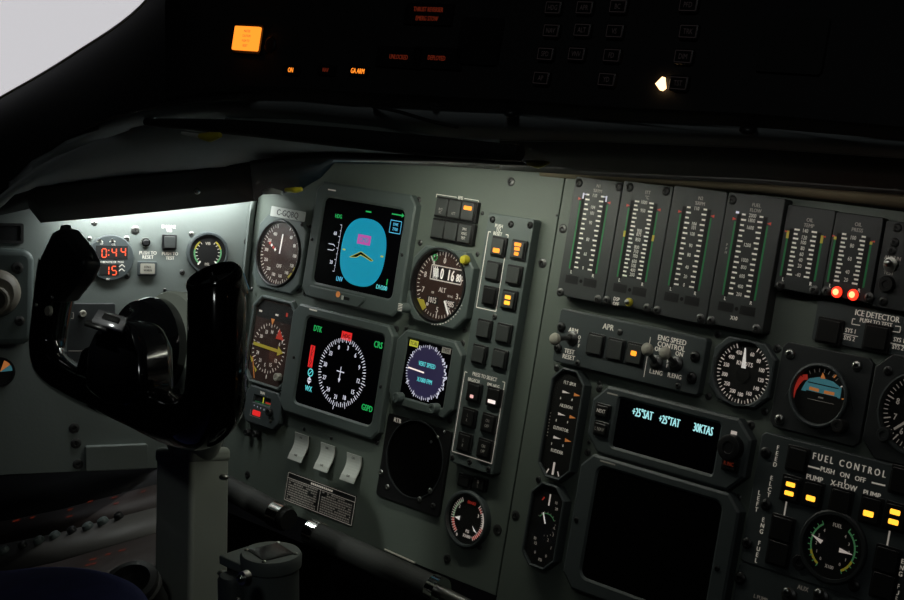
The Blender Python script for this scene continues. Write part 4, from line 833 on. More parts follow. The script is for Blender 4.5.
for Y in (332,360): x,y=Q('e1',292,Y); b.rect(x-.0006,x+.0006,y-.0006,y+.0006,.0058,'lit_red7')
b.build('digits',T.o)
b=MB()
for X,Y in ((240,275),(315,275),(212,420),(372,425),(370,450)): x,y=Q('e1',X,Y); b.line((x-.003,y-.0012),(x,y+.0014),.001,.0055,'white_print'); b.line((x,y+.0014),(x+.003,y-.0012),.001,.0055,'white_print')
for X,Y,s in ((290,402,'CHRONOMETER'),(365,402,'MODE'),(288,505,'SEC'),(250,292,'SET'),(322,297,'CTL')): x,y=Q('e1',X,Y); b.text(s,x,y,.0020,.0055,'white_print',.75)
b.build('lettering',T.o)
for X,Y in ((240,272),(315,272)): x,y=T.q('e1',X,Y,.008); k=MB(); k.cyl(x,y,.0016,.005,.008,'steel',12); k.build('button',T.o)
T=Thing('reset_push_button','chrome-ringed black push button right of the red clock','button',c('e1',517,285),.008,fr=SIDE)
b=MB(); b.lathe([(.0058,0),(.0058,.003),(.0046,.005)],'steel',n=6); b.lathe([(.0045,.003),(.0045,.006)],'chrome',n=20); b.build('collar',T.o); b=MB(); b.lathe([(.0032,.004),(.0032,.0085),(.0026,.0092)],'black_plastic',n=20); b.build('plunger',T.o)
b=MB(); 
for tg,X,Y,s in (('e1',528,347,'PUSH TO'),('e1',528,372,'RESET')): x,y=T.q(tg,X,Y,0); b.text(s,x,y,.0036,.0003,'white_print',.85,bold=1)
b.build('lettering',T.o)
T=RT('indicator_light','grey square indicator light with two tiny caption lines, below the chrome-ringed button','indicator light',c('e1',468,440),c('e1',583,440),c('e1',522,400),c('e1',522,484),.006,fr=SIDE)
b=MB(); b.prism(rrect(T.W,T.H,.001,2),0,.005,'module_paint'); b.build('housing',T.o,bevel=.0006); b=MB(); b.prism(rrect(T.W-.005,T.H-.004,.0008,2),.005,.0062,'beige_knob'); b.build('lens',T.o)
b=MB(); b.text('STALL',0,.0018,.0022,.0064,'label_dark'); b.text('WARN',0,-.0018,.0022,.0064,'label_dark'); b.build('lettering',T.o)
T=RT('vibration_test_switch','dark square push switch with white captions between the clock and the green-arc gauge','switch',c('e1',616,283),c('e1',703,283),c('e1',660,238),c('e1',660,328),.007,fr=SIDE)
push_button(T,0,0,T.W,T.H,0,.007,'button_cap'); b=MB()
for X,Y,s in ((652,190,'ENGINE'),(655,213,'VIB'),(660,352,'PUSH TO'),(660,378,'TEST')): x,y=T.q('e1',X,Y,0); b.text(s,x,y,.0034,.0003,'white_print',.85,bold=1)
b.build('lettering',T.o)
T=Thing('oxygen_pressure_gauge','round black gauge with two green and yellow arcs, half behind the yoke grip top','gauge',(208,253),.006,fr=SIDE)
R_=.0225; b=MB(); b.lathe([(R_,0),(R_,.006),(R_*.96,.0075),(R_*.88,.0075),(R_*.87,.003)],'module_paint',n=48,cap=False); b.build('bezel',T.o)
b=MB(); b.cyl(0,0,R_*.88,.001,.004,'dial_black',40)
for s in (-1,1): b.arc(.0135,.0152,s*35,s*75,.0043,'gauge_yellow'); b.arc(.0135,.0152,s*75,s*140,.0043,'gauge_green'); b.ticks(.0112,.0135,s*35,s*140,6,.0008,.0043,'lit_gauge'); b.line((s*.008,-.009),(s*.0105,-.0125),.0018,.0050,'lit_needle')
b.text('VIB',0,.010,.003,.0043,'lit_gauge_dim'); b.text('MIL',0,-.012,.003,.0043,'lit_gauge_dim'); b.build('dial',T.o); glass(T,R_*.87,.0065)
# seam strip where the side panel meets the main one
def W2(t,x,y,w): p=c(t,x,y); return W3(p[0],p[1],w)
# ---- generic world-space thing
def WT(name,label,cat,loc,group=None):
    o=bpy.data.objects.new(name,None); o.empty_display_size=.02; COL.objects.link(o); o.location=loc; return tag(o,label,cat,group)
def wb(b,name,root,label=None,**k):
    b.shift(root.matrix_world.translation if root and root.matrix_world.translation.length>0 else (root.location if root else (0,0,0)))
    return b.build(name,root,label,**k)
T=WT('corner_strip','narrow pale bent metal strip in the corner between the side panel and the main panel','trim strip',W3(252,300,.002))
b=MB(); pts=[(256,196),(253,215),(250,245),(247,275),(244,330),(238,420)]
b.loft([[W3(x-7+i*.6,y,.002) for i,(x,y) in enumerate(pts)],[W3(x-3,y,.012) for x,y in pts],[W3(x+1,y,.003) for x,y in pts]],'side_paint'); wb(b,'strip',T,solid=.0012)
# dark recess and vent at far left
T=RT('air_outlet_slot','black rectangular slot at the left edge of the side panel','vent',c('e3',-60,250),c('e3',178,250),c('e3',80,174),c('e3',80,328),.003,fr=SIDE)
b=MB(); b.prism(rrect(T.W,T.H,.002,3),0,.003,'black_matte',[rrect(T.W-.006,T.H-.006,.001,2)]); b.build('frame',T.o); b=MB(); b.box(-T.W/2+.002,T.W/2-.002,-T.H/2+.002,T.H/2-.002,.0003,.0012,'black_plastic')
b.build('back_plate',T.o)
T=RT('mask_stowage_box','bulging dark grey box at the left edge carrying a round beige air nozzle','box',c('e3',-150,480),c('e3',258,480),c('e3',100,372),c('e4',60,390),.03,fr=SIDE)
b=MB(); b.prism(rrect(T.W,T.H,.012,5),0,.028,'bezel_paint'); b.build('shell',T.o,bevel=.006,seg=3); screw(T,c('e3',130,510),.006,.028,'dark_steel',h=.002); screw(T,c('e4',118,245),.005,.028,'dark_steel',h=.002)
T2_=Thing('air_nozzle','round beige swivelling air nozzle on the grey box at the left edge','air nozzle',(-2,296),.045,fr=SIDE,base=.028)
b=MB(); b.lathe([(.0235,0),(.0225,.006),(.0195,.012),(.0155,.016)],'nozzle_beige',0,.002,32); b.build('collar',T2_.o); b=MB(); b.lathe([(.0145,.012),(.0140,.022),(.0120,.024),(.0095,.024),(.0092,.016)],'nozzle_beige',-.003,-.004,28); b.build('nozzle',T2_.o); 
T=Thing('standby_gauge','small round dial with pale blue and orange halves, low at the left edge','gauge',(0,372),.004,fr=SIDE)
R_=.0150; b=MB(); b.lathe([(R_,0),(R_,.005),(R_*.85,.005),(R_*.84,.002)],'black_plastic',n=32,cap=False); b.build('bezel',T.o); b=MB(); b.cyl(0,0,R_*.84,.0005,.003,'dial_black',32)
b.flat([(0,0)]+[(R_*.82*math.cos(math.radians(a)),R_*.82*math.sin(math.radians(a))) for a in range(5,36,5)],.0032,'att_blue'); b.flat([(0,0)]+[(R_*.82*math.cos(math.radians(a)),R_*.82*math.sin(math.radians(a))) for a in range(36,76,5)],.0032,'lit_orangemark'); b.build('dial',T.o)
T=RT('lower_side_box','dark grey flat box under the side panel behind the yoke','box',c('S2',322,520),c('S2',555,520),c('S2',400,472),c('S2',380,566),.012,fr=SIDE)
b=MB(); b.prism(rrect(T.W,T.H,.002,2),0,.012,'side_paint'); b.build('shell',T.o,bevel=.001)
# lower radio unit behind the yoke opening
T=RT('radio_control_unit','dark unit with a small pale knob seen through the yoke opening','radio unit',c('e4',395,300),c('e5',330,300),c('e4',480,140),c('e4',480,500),.006,fr=SIDE)
b=MB(); b.prism(rrect(T.W,T.H,.002,2),0,.006,'dark_module'); b.build('plate',T.o,bevel=.001); knob(T,c('e4',500,203),.0035,.006,.012,'beige_knob')
b=MB(); w=.0062; b.path([Q('e4',410,425),Q('e4',560,425)],.0006,.0062,'dim_print'); b.path([Q('e4',395,195),Q('e4',440,195),Q('e4',440,230),Q('e4',395,230)],.0006,.0062,'dim_print'); b.build('lettering',T.o)

# ================================================================== control column and yoke
def wpoly(pts,w): return [W3(x,y,w) for x,y in pts]
def block(pts,w0,w1,m,inset=0.,mb=None):
    """solid between depth w0 and w1 whose outline is given where it faces the cockpit"""
    b=mb or MB(); cxp=sum(p[0] for p in pts)/len(pts); cyp=sum(p[1] for p in pts)/len(pts)
    front=[W3(x,y,w1) for x,y in pts]; off=NI*(w1-w0)
    back=[p+off for p in front]; n=len(pts); a=len(b.v); k=b.mi(m); b.v+=[tuple(p) for p in front]+[tuple(p) for p in back]
    for i in range(n): j=(i+1)%n; b.f.append((a+i,a+j,a+n+j,a+n+i)); b.m.append(k)
    b.f.append(tuple(a+i for i in range(n))); b.m.append(k); b.f.append(tuple(a+n+i for i in reversed(range(n)))); b.m.append(k); return b
COLN=WT('control_column','grey painted metal control column rising behind the black yoke to its hub','control column',W3(192,520,.2))
def vbox(cx,y0,y1,w,hw,hd,ang,m,taper=0.):
    """upright box through picture column cx from y0 (top) to y1, half width hw, half depth hd"""
    b=MB(); A=W3(cx,y0,w); Bp=W3(cx,y1,w); top=A; dn=Vector((0,0,-1)); ln=(A.z-Bp.z)
    ca,sa=math.cos(ang),math.sin(ang); ex=Vector((ca,sa,0)); ey=Vector((-sa,ca,0)); r=[]
    for z in (0,ln):
        c0=Bp+Vector((0,0,ln-z)); r.append([c0+ex*sx*hw+ey*sy*hd for sx,sy in ((-1,-1),(1,-1),(1,1),(-1,1))])
    a=len(b.v); k=b.mi(m); b.v+=[tuple(p) for q_ in r for p in q_]
    for i in range(4): j=(i+1)%4; b.f.append((a+i,a+j,a+4+j,a+4+i)); b.m.append(k)
    b.f.append((a,a+1,a+2,a+3)); b.m.append(k); b.f.append((a+7,a+6,a+5,a+4)); b.m.append(k); return b
YW=.30
A_=W3(193,447,.2); B_=W3(190,680,.2); ax=(A_-B_).normalized(); B_=A_-ax*((A_.z-.02)/ax.z); ex=(U*math.cos(.10)+NI*math.sin(.10)); ex=(ex-ax*ex.dot(ax)).normalized(); ey=ax.cross(ex)
def obox(c0,c1,hx,hy,m): 
    b=MB(); a=0; k=b.mi(m); P=[c0+ex*sx*hx+ey*sy*hy for sx,sy in ((-1,-1),(1,-1),(1,1),(-1,1))]+[c1+ex*sx*hx+ey*sy*hy for sx,sy in ((-1,-1),(1,-1),(1,1),(-1,1))]
    b.v=[tuple(p) for p in P]; b.f=[(0,1,5,4),(1,2,6,5),(2,3,7,6),(3,0,4,7),(3,2,1,0),(4,5,6,7)]; b.m=[k]*6; return b
wb(obox(A_-ax*.006,B_,.0232,.0232,'column_paint'),'column_tube',COLN,bevel=.004,seg=3)
wb(obox(A_,A_-ax*.014,.0245,.0245,'column_paint'),'column_cap',COLN,bevel=.005,seg=4)
b=MB(); P0=W3(158,346,.262); b.lathe([(.030,-.050),(.045,-.046),(.0475,-.038),(.0475,-.010),(.046,-.008)],'column_paint',n=56,M=Matrix.Translation(P0)@(-NI).to_track_quat('Z','Y').to_matrix().to_4x4()); wb(b,'column_neck',COLN)
b=MB(); b.tube([P0+NI*.035,P0+NI*.045-ax*.05,A_-ax*.003],[.026,.025,.023],'column_paint',n=24,sub=5); wb(b,'column_elbow',COLN)
for X,Y in ((224,477),(222,573)):
    b=MB(); p=W3(X,Y,.226); b.ball(p,.0042,'steel',12,.6); wb(b,'screw',COLN)
YOKE=WT('control_yoke','glossy black pilot control yoke with two upright grips, in the left foreground','yoke',W3(140,360,YW))
# right grip and lower arm : one swept form
b=MB()
def ys(x,y,w): return W3(x,y,w)
b.tube([ys(216,288,.335),ys(217,305,.335),ys(217,345,.335),ys(216,380,.333),ys(213,404,.33),ys(198,420,.325),ys(174,419,.31),ys(140,406,.30),ys(110,394,.29)],
 [.0210,.0216,.0218,.0222,.0230,.0225,.0205,.019,.018],'yoke_gloss',n=28,sub=8); wb(b,'right_grip',YOKE)
b=MB()
b.tube([ys(60,262,.255),ys(56,285,.255),ys(51,318,.255),ys(48,345,.255),ys(53,366,.258),ys(75,382,.267),ys(104,394,.28),ys(135,402,.295)],
 [.0200,.0195,.0180,.0175,.0170,.0165,.0175,.019],'yoke_gloss',n=28,sub=8); wb(b,'left_grip',YOKE)
# head of the left grip
b=block([(50,232),(60,226),(76,246),(84,262),(76,280),(60,300),(40,302),(31,292),(36,262)],.250,.272,'yoke_matte'); wb(b,'grip_head',YOKE,bevel=.006,seg=3)
b=MB(); p=W3(50,311,.277); b.tube([p,p-NI*.003],[.0050,.0044],'beige_knob',sub=1); wb(b,'trigger_button',YOKE,'round beige button')
for X,Y in ((36,305),(52,297)):
    b=MB(); b.ball(W3(X,Y,.276),.0018,'steel',10); wb(b,'screw',YOKE)
b=MB(); p=W3(66,232,.262); b.tube([p,p+Vector((0,0,.006))],[.006,.0045],'yoke_matte',sub=1); wb(b,'trim_switch',YOKE)
b=MB(); p=W3(86,258,.262); b.tube([p,p+Vector((.008,-.004,-.001))],[.007,.005],'yoke_matte',sub=1); wb(b,'trim_switch',YOKE)
# open top of the right grip
b=MB(); A=ys(216,284,.335); d=(Vector((0,0,.80))+(CAM-A).normalized()*.60+Vector((-.55,0,0))).normalized(); Mx=Matrix.Translation(A)@d.to_track_quat('Z','Y').to_matrix().to_4x4()
b.lathe([(.0215,-.012),(.0218,.000),(.0212,.006),(.0195,.0085),(.0175,.0082),(.0165,.004)],'yoke_gloss',n=36,M=Mx); wb(b,'grip_cap',YOKE)
b=MB(); b.lathe([(.0030,.003),(.0026,.006)],'yoke_matte',n=14,M=Mx); wb(b,'cap_button',YOKE)
# hub
b=block([(84,346),(92,326),(112,318),(126,322),(136,345),(138,392),(126,410),(100,404),(80,390)],.285,.325,'yoke_gloss'); wb(b,'hub',YOKE,bevel=.010,seg=5)
b=MB(); P0=W3(148,348,.262); Mx=Matrix.Translation(P0)@(-NI).to_track_quat('Z','Y').to_matrix().to_4x4(); b.lathe([(.0425,-.016),(.0435,-.014),(.0435,.004),(.040,.012),(.030,.016),(.020,.030)],'yoke_gloss',n=64,M=Mx); wb(b,'hub_collar',YOKE)
b=block([(120,384),(150,388),(176,396),(186,424),(160,424),(120,408)],.28,.318,'yoke_gloss'); wb(b,'web',YOKE,bevel=.008,seg=4)
b=block([(80,348),(90,345),(92,395),(66,384),(72,376)],.268,.285,'yoke_gloss'); wb(b,'web',YOKE,bevel=.006,seg=3)
# clip
b=MB(); P=[W3(92,322,.339),W3(99,311,.322),W3(127,319,.322),W3(122,331,.339)]; b.face(P,'clip_metal'); wb(b,'chart_clip',YOKE,'bright metal chart clip',solid=.003)
b=MB(); P=[W3(102,318,.3345),W3(105,314,.3290),W3(120,319,.3290),W3(118,323,.3345)]; b.face(P,'black_matte'); wb(b,'clip_slot',YOKE,solid=.002)
b=MB(); P=[W3(84,324,.340),W3(88,321,.334),W3(108,328,.334),W3(106,331,.340)]; b.face(P,'dark_steel'); wb(b,'clip_base',YOKE,solid=.003)
for X,Y in ((111,339),(131,310)):
    b=MB(); b.ball(W3(X,Y,.317),.0016,'chrome',10); wb(b,'screw',YOKE)

# ================================================================== glareshield, pillar and liner
GS=WT('glareshield','black coaming with dim caption keys spanning the top, above the panels','glareshield',W3(500,60,.25))
C1=[(-30,215),(10,182),(33,159),(67,135),(100,118),(133,109),(167,104),(200,100),(243,97),(300,98),(353,103),(400,105),(453,108),(510,110),(604,117),(754,124),(904,137),(960,141)]
C2=[(-30,222),(10,190),(33,172),(67,153),(100,139),(133,127),(160,121),(200,118),(243,118),(300,122),(353,127),(400,131),(453,136),(510,139),(604,140),(754,146),(904,156),(960,160)]
b=MB(); up=[(x,y-175 if x>170 else max(-80,y-175)) for x,y in C1]
front=[(165,-90),(960,-90)]
# face: from the lower edge up out of the frame
b.loft([[W3(x,y,.300) for x,y in C1[6:]],[W3(x,y-12,.312) for x,y in C1[6:]],[W3(x,-60,.312) for x,y in C1[6:]]],'liner_dark'); wb(b,'front_face',GS,solid=.004)
b=MB(); b.loft([[W3(x,y,.300) for x,y in C1[1:]],[W3(x,(y+y2)/2,.288+max(0,120-x)*.0003) for (x,y),(_,y2) in zip(C1[1:],C2[1:])],[W3(x,y,.270+max(0,120-x)*.0005) for x,y in C2[1:]]],'liner_grey'); wb(b,'lower_lip',GS,solid=.003)
C3=[(-40,238),(20,190),(100,182),(150,177),(230,168),(337,160),(440,162),(520,169),(604,172),(754,178),(904,190),(970,195)]
def ip(P,x):
    for (x0,y0),(x1,y1) in zip(P,P[1:]):
        if x<=x1: return y0+(y1-y0)*(x-x0)/(x1-x0)
    return P[-1][1]
def bl(x,d0,d1):                                   # offset point, blended smoothly across the corner
    a=W3(x,0,0); t=min(1,max(0,(x-200)/110)); return t
def WB_(x,y,d):
    if x>=310: return W3(x,y,d)
    u,v=SIDE.raw((min(x,255),y),d); p=SIDE.o+SIDE.u*u+SIDE.v*v-SIDE.n*d; q_=W3(x,y,d)
    if x<=200: return WN(x,y,d)
    t=(x-200)/110; t=t*t*(3-2*t); u,v=SIDE.raw((x,y),d); p=SIDE.o+SIDE.u*u+SIDE.v*v-SIDE.n*d; return p*(1-t)+q_*t
for nm,x0,x1,m_ in (('underside',-30,500,'liner_grey'),('underside_right',500,960,'liner_dark')):  # one underside surface in two tones, darker on the right
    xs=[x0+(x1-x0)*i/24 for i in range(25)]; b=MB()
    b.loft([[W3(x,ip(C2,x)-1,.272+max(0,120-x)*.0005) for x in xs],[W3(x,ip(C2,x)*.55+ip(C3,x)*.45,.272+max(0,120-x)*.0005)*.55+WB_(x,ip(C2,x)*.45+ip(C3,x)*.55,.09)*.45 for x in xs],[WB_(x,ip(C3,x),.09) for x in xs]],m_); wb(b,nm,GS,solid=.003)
# rounded light tubes along the tray
TB=WT('light_tube_cover','slender grey tube running under the front lip of the glareshield','tube',W3(330,125,.265))
b=MB(); b.tube([W3(226,119,.275),W3(300,124,.275),W3(370,130,.275),W3(436,137,.275)],[.0012,.0036,.0032,.001],'side_paint',n=14,sub=4); wb(b,'tube',TB)
b=MB(); b.tube([W3(x,y,.285) for x,y in ((146,122),(230,127),(337,137),(440,147),(520,153))],[.003,.0060,.0072,.0070,.005],'liner_dark',n=16,sub=4); wb(b,'dark_tray',TB)
# rear lip over the panels
LP=WT('lamp_hood','black hood along the top of the panels hiding the strip lamps','lamp hood',W3(160,200,.09))
lo=[(-40,222),(30,207),(41,221),(100,216),(160,210),(225,203),(258,199)]
b=MB(); hi=[(-45,212),(25,190),(41,187),(100,180),(160,174),(225,166),(258,162)]
b.loft([[WN(x,y,.11) for x,y in hi],[WN((x+x2)/2,(y+y2)/2,.075) for (x,y),(x2,y2) in zip(hi,lo)],[WN(x,y,.045) for x,y in lo]],'liner_dark'); wb(b,'hood',LP,solid=.004)
b=MB(); b.ball(WN(197,191,.080),.0035,'chrome',10); wb(b,'screw',LP)
LP2=WT('lamp_hood','black hood along the top edge of the centre panel, its lower face lit tan','lamp hood',W3(700,170,.09))
hi2=[(250,163),(262,161),(299,157),(320,156),(334,155),(440,157),(520,161),(604,160),(754,165),(904,175),(970,180)]; lo2=[(254,199),(262,193),(299,189),(320,176),(334,161),(440,164),(540,170),(604,174),(754,181),(904,192),(970,196)]
b=MB(); b.loft([[W3(x,y,.150) for x,y in hi2],[W3((x+x2)/2,(y+y2)/2,.10) for (x,y),(x2,y2) in zip(hi2,lo2)],[W3(x,y,.055) for x,y in lo2]],'liner_dark'); wb(b,'hood',LP2,solid=.004)
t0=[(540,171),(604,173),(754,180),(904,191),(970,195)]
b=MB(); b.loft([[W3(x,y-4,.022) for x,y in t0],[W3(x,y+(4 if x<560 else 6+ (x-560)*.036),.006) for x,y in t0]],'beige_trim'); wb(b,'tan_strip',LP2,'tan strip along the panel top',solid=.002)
# marking tabs
for (X,Y,w,lb) in ((208,135,.292,'yellow tag on the dark left liner above the side panel'),(536,161,.16,'yellow tag on the hood edge above the long seam')):
    T=WT('cable_tag',lb,'tag',W3(X,Y,w)); b=MB(); b.tube([W3(X-26 if X<300 else X-14,Y-2,w),W3(X-8,Y+1,w)],[.0012,.0020],'plate_white',n=10,sub=1); wb(b,'cable_end',T); b=MB(); b.tube([W3(X-8,Y+1,w),W3(X+2,Y+2,w),W3(X+12,Y,w)],[.0022,.0042,.0022],'yellow_paint',n=10,sub=3); wb(b,'tag_sleeve',T)
T=WT('cable_tag','pale and yellow wire ends poking out above the registration plate','tag',W3(285,190,.075)); b=MB(); b.tube([W3(264,192,.075),W3(272,191,.077),W3(282,193,.075)],[.002,.003,.002],'plate_white',n=10,sub=3); wb(b,'cable_end',T); b=MB(); b.tube([W3(286,190,.075),W3(295,190,.077),W3(302,189,.075)],[.002,.003,.002],'yellow_paint',n=10,sub=3); wb(b,'tag_sleeve',T)
T=WT('cable','thin black cable sagging in front of the grey lip at the top centre','cable',W3(410,115,.31)); b=MB(); b.tube([W3(372,106,.303),W3(400,112,.308),W3(430,121,.306),W3(458,127,.298)],.0012,'black_matte',n=8,sub=5); wb(b,'cable_core',T)
# master caution light, caption keys, lit arrow  (on the face at w ~ .31)
FACE=Frame(O-NI*.316,U,VD,NI)
T=RT('master_caution_light','square caution light glowing orange at the top left of the black coaming','warning light',(236,38),(261,38),(250,27),(248,51),0.,fr=FACE)
b=MB(); b.prism(rrect(T.W+.004,T.H+.004,.001,2),-.006,.001,'black_plastic'); b.build('housing',T.o); b=MB(); b.prism(rrect(T.W,T.H,.0012,3),.001,.004,'lit_amber'); b.build('lens',T.o,'glowing orange lens')
b=MB(); 
for i,s in enumerate(('MASTER','CAUTION','PUSH TO','RESET')): b.text(s,.001,T.H*.30-i*T.H*.2,T.H*.10,.0043,'lit_orangemark',.8)
b.build('lettering',T.o)
T=Thing('round_knob','dark round knob right beside the glowing orange caution light','knob',(271,45),0,fr=FACE); b=MB(); b.lathe([(.0060,0),(.0060,.0015),(.005,.0025),(.003,.0025)],'black_plastic',n=24); b.build('cap',T.o)
for X,Y,s,h,lb in ((291,70,'ON',.0034,'small lit red-orange caption just below the round knob'),(326,70,'NAV',.0028,'faint red caption between two brighter ones on the coaming'),(358,71,'GA ARM',.0034,'wide orange lit caption, rightmost of the three on the coaming')):
    T=Thing('caption_light',lb,'caption light',(X,Y),0,fr=FACE); b=MB(); b.box(-.009,.009,-.0035,.0035,-.004,.0005,'black_plastic'); b.build('housing',T.o); b=MB(); b.text(s,0,0,h,.0007,'lit_amber' if s!='NAV' else 'lit_redtext',.75,bold=1); b.build('legend',T.o)
for X,Y,rows_,lb in ((428,14,['THRUST REVERSER','EMERG STOW'],'two dim red lines of text high on the coaming'),(399,57,['UNLOCKED'],'very dim caption left of a brighter red one on the coaming'),(437,58,['DEPLOYED'],'dim red caption on the coaming, just right of a fainter one')):
    T=Thing('caption_light',lb,'caption light',(X,Y),0,fr=FACE); b=MB(); b.box(-.022,.022,-.007,.007,-.004,.0005,'black_plastic'); b.build('housing',T.o); b=MB()
    for i,s in enumerate(rows_): b.text(s,0,.003-.006*i if len(rows_)>1 else 0,.0030,.0007,'lit_redtext',.75)
    b.build('legend',T.o)
names=[['top','second','third','bottom'],['left','middle','right','far right']]
KEY=[(604,27,'HDG'),(713,27,'APR'),(830,23,'BC'),(597,107,'NAV'),(705,105,'ALT'),(818,109,'VS'),(577,188,'SPD'),(685,188,'VNV'),(808,193,'FD'),(562,272,'AP'),(790,277,'YD')]
KP=[(380+x/3.477,y/3.477,s) for x,y,s in KEY]+[(604+x/3,y/3,s) for x,y,s in ((255,15,'PFD'),(255,95,'TRK'),(240,170,'DIM'),(225,250,'TST'))]
pos=['top left','top second','top third','second row left','second row middle','second row third','third row left','third row middle','third row third','bottom row left','bottom row right','top rightmost','second row rightmost','third row rightmost','beside the lit arrow']
for (X,Y,s),pn in zip(KP,pos):
    T=Thing('caption_key','barely visible black caption key on the coaming, '+pn,'key',(X,Y),0,fr=FACE,group=None)
    b=MB(); b.prism(rrect(.0125,.009,.001,2),-.006,.0015,'button_dark'); b.build('cap',T.o,bevel=.0006); b=MB(); b.text(s,0,0,.0030,.0017,'lit_greytext',.8,bold=0); b.path([(-.0055,-.0033),(.0055,-.0033),(.0055,.0033),(-.0055,.0033),(-.0055,-.0033)],.0004,.0017,'lit_greytext'); b.build('legend',T.o)
T=Thing('arrow_light','small triangular light glowing bright orange, pointing left, on the black coaming','indicator light',(661,83.5),0,fr=FACE)
b=MB(); b.prism([T.p((656.5,84)),T.p((663.5,77)),T.p((664.5,88)),T.p((661,90.5))],-.003,.002,'lit_tri'); b.build('lens',T.o)
T=Thing('key_plate','large unlit square key plate left of the caption keys on the coaming','plate',(479,41),0,fr=FACE); b=MB(); b.prism(rrect(.036,.030,.002,3),-.006,.0005,'black_plastic'); b.build('plate',T.o)
T=Thing('key_plate','unlit square plate far right on the coaming','plate',(792,45),0,fr=FACE); b=MB(); b.prism(rrect(.040,.030,.002,3),-.006,.0005,'black_matte'); b.build('plate',T.o)
for X,Y,lb in ((244,97,'left'),(437,104,'middle'),(511,113,'right'),(748,130,'far right')):
    b=MB(); b.ball(W3(X,Y,.303),.005,'black_plastic',12,.6); wb(b,'screw',GS)

# ================================================================== window, pillar and shell
XL=-1.0
def onwall(x,y): return on_plane(x,y,Vector((XL,0,0)),Vector((1,0,0)))
hp=[onwall(x,y) for x,y in ((-80,-80),(215,-80),(215,10),(-80,150))]
ya=min(p.y for p in hp)-.02; yb_=max(p.y for p in hp)+.02; za=min(p.z for p in hp)-.01; zb=max(p.z for p in hp)+.02
YF,YR,XR,ZC=.62,-2.1,1.1,max(2.0,zb+.15)
def struct(b,name,m=None,**k): o=b.build(name,None,**k); o['kind']='structure'; return o
def wbox(b,x0,x1,y0,y1,z0,z1,m): b.box(x0,x1,y0,y1,z0,z1,m)
b=MB(); wbox(b,XL-.06,XL,YR,ya,0,ZC,'shell_dark'); wbox(b,XL-.06,XL,yb_,YF,0,ZC,'shell_dark') if yb_<YF else None; wbox(b,XL-.06,XL,ya,min(yb_,YF),0,za,'shell_dark'); wbox(b,XL-.06,XL,ya,min(yb_,YF),zb,ZC,'shell_dark'); struct(b,'wall_left')
b=MB(); wbox(b,XR,XR+.06,YR,YF,0,ZC,'shell_dark'); struct(b,'wall_right')
b=MB(); wbox(b,XL-.06,XR+.06,YF,YF+.06,0,ZC,'shell_dark'); struct(b,'wall_front')
b=MB(); wbox(b,XL-.06,XR+.06,YR-.06,YR,0,ZC,'shell_dark'); struct(b,'wall_rear')
b=MB(); wbox(b,XL-.06,XR+.06,YR-.06,YF+.06,ZC,ZC+.06,'shell_dark'); struct(b,'ceiling')
b=MB(); wbox(b,XL-.06,XR+.06,YR-.06,YF+.06,-.06,0,'shell_dark'); struct(b,'floor')
b=MB(); wbox(b,XL-.035,XL-.028,ya-.005,min(yb_,YF)+.005,za-.005,zb+.005,'window_glass'); struct(b,'window_1')
# pillar between the side window and the panels
W1=[(-60,134),(-30,116),(0,98),(33,80),(58,65),(84,48),(110,32),(133,15),(149,-1),(162,-18),(195,-70)]
Wm=[(-60,170),(-25,150),(15,130),(60,108),(100,88),(135,70),(165,52),(190,40),(215,30),(240,10),(260,-60)]
C0=[(-70,240),(-30,217),(10,184),(33,161),(67,137),(100,120),(133,111),(167,105),(200,101),(243,98),(300,99)]
PL=WT('window_pillar','curved black padded pillar framing the side window at the upper left','pillar',W3(90,100,.22))
b=MB(); b.loft([[W3(x,y,.15) for x,y in W1],[W3(x+3,y+4,.20) for x,y in W1],[W3((x*2+x2)/3,(y*2+y2)/3,.25) for (x,y),(x2,y2) in zip(W1,Wm)],[W3(x,y,.285) for x,y in Wm],[W3(x,y,.305) for x,y in C0]],'liner_dark'); wb(b,'padding',PL,solid=.004,sub=1)
b=MB(); b.tube([W3(x,y+1.0,.175) for x,y in W1],.0022,'beige_trim',n=12,sub=3); wb(b,'rim_highlight',PL,'thin rim along the window edge, highlight put into its colour')  # the pillar's rim highlight is put into this tube's tan colour
b=MB(); b.ball(W3(178,4,.24),.006,'plate_white',12); wb(b,'white_clip',PL,'small white clip')

# ================================================================== below the panels
T=WT('foot_bar','long dark padded bar with polished collars running beneath the left panel','bar',W3(375,555,.03))
def bar(T,p0,p1,w,r,name): b=MB(); b.tube([W3(*p0,w),W3(*p1,w)],r,'rubber',n=28,sub=1); wb(b,name,T)
bar(T,(317,535),(436,590),.055,.0120,'padding')
for P_,Q_ in (((311,532),(320,536)),((433,588),(441,592))):
    b=MB(); b.tube([W3(*P_,.055),W3(*Q_,.055)],.0128,'chrome',n=28,sub=1); wb(b,'collar',T,'polished metal collar')
b=MB(); b.tube([W3(440,592,.055),W3(500,622,.055)],.006,'steel',n=20,sub=1); wb(b,'rod',T)
T=WT('foot_bar','shorter dark bar end with one polished collar between the column and the paddle switches','bar',W3(250,500,.03))
bar(T,(225,486),(278,515),.055,.0120,'padding'); b=MB(); b.tube([W3(275,513.5,.055),W3(285,518,.055)],.0132,'chrome',n=28,sub=1); wb(b,'collar',T,'polished metal collar'); b=MB(); b.tube([W3(285,518,.055),W3(289,520,.055)],.0105,'black_matte',n=24,sub=1); wb(b,'plug',T)
b=MB(); b.tube([W3(300,506,.004),W3(306,524,.055),W3(316,533,.055)],.004,'dark_steel',n=10,sub=3)
T=WT('lower_trim_strip','thin pale strip under the bottom edge of the left panel','trim strip',W3(400,557,.006)); b=MB(); b.tube([W3(385,549.5,.006),W3(415,563,.006)],.0011,'beige_knob',n=8,sub=1); wb(b,'strip',T)
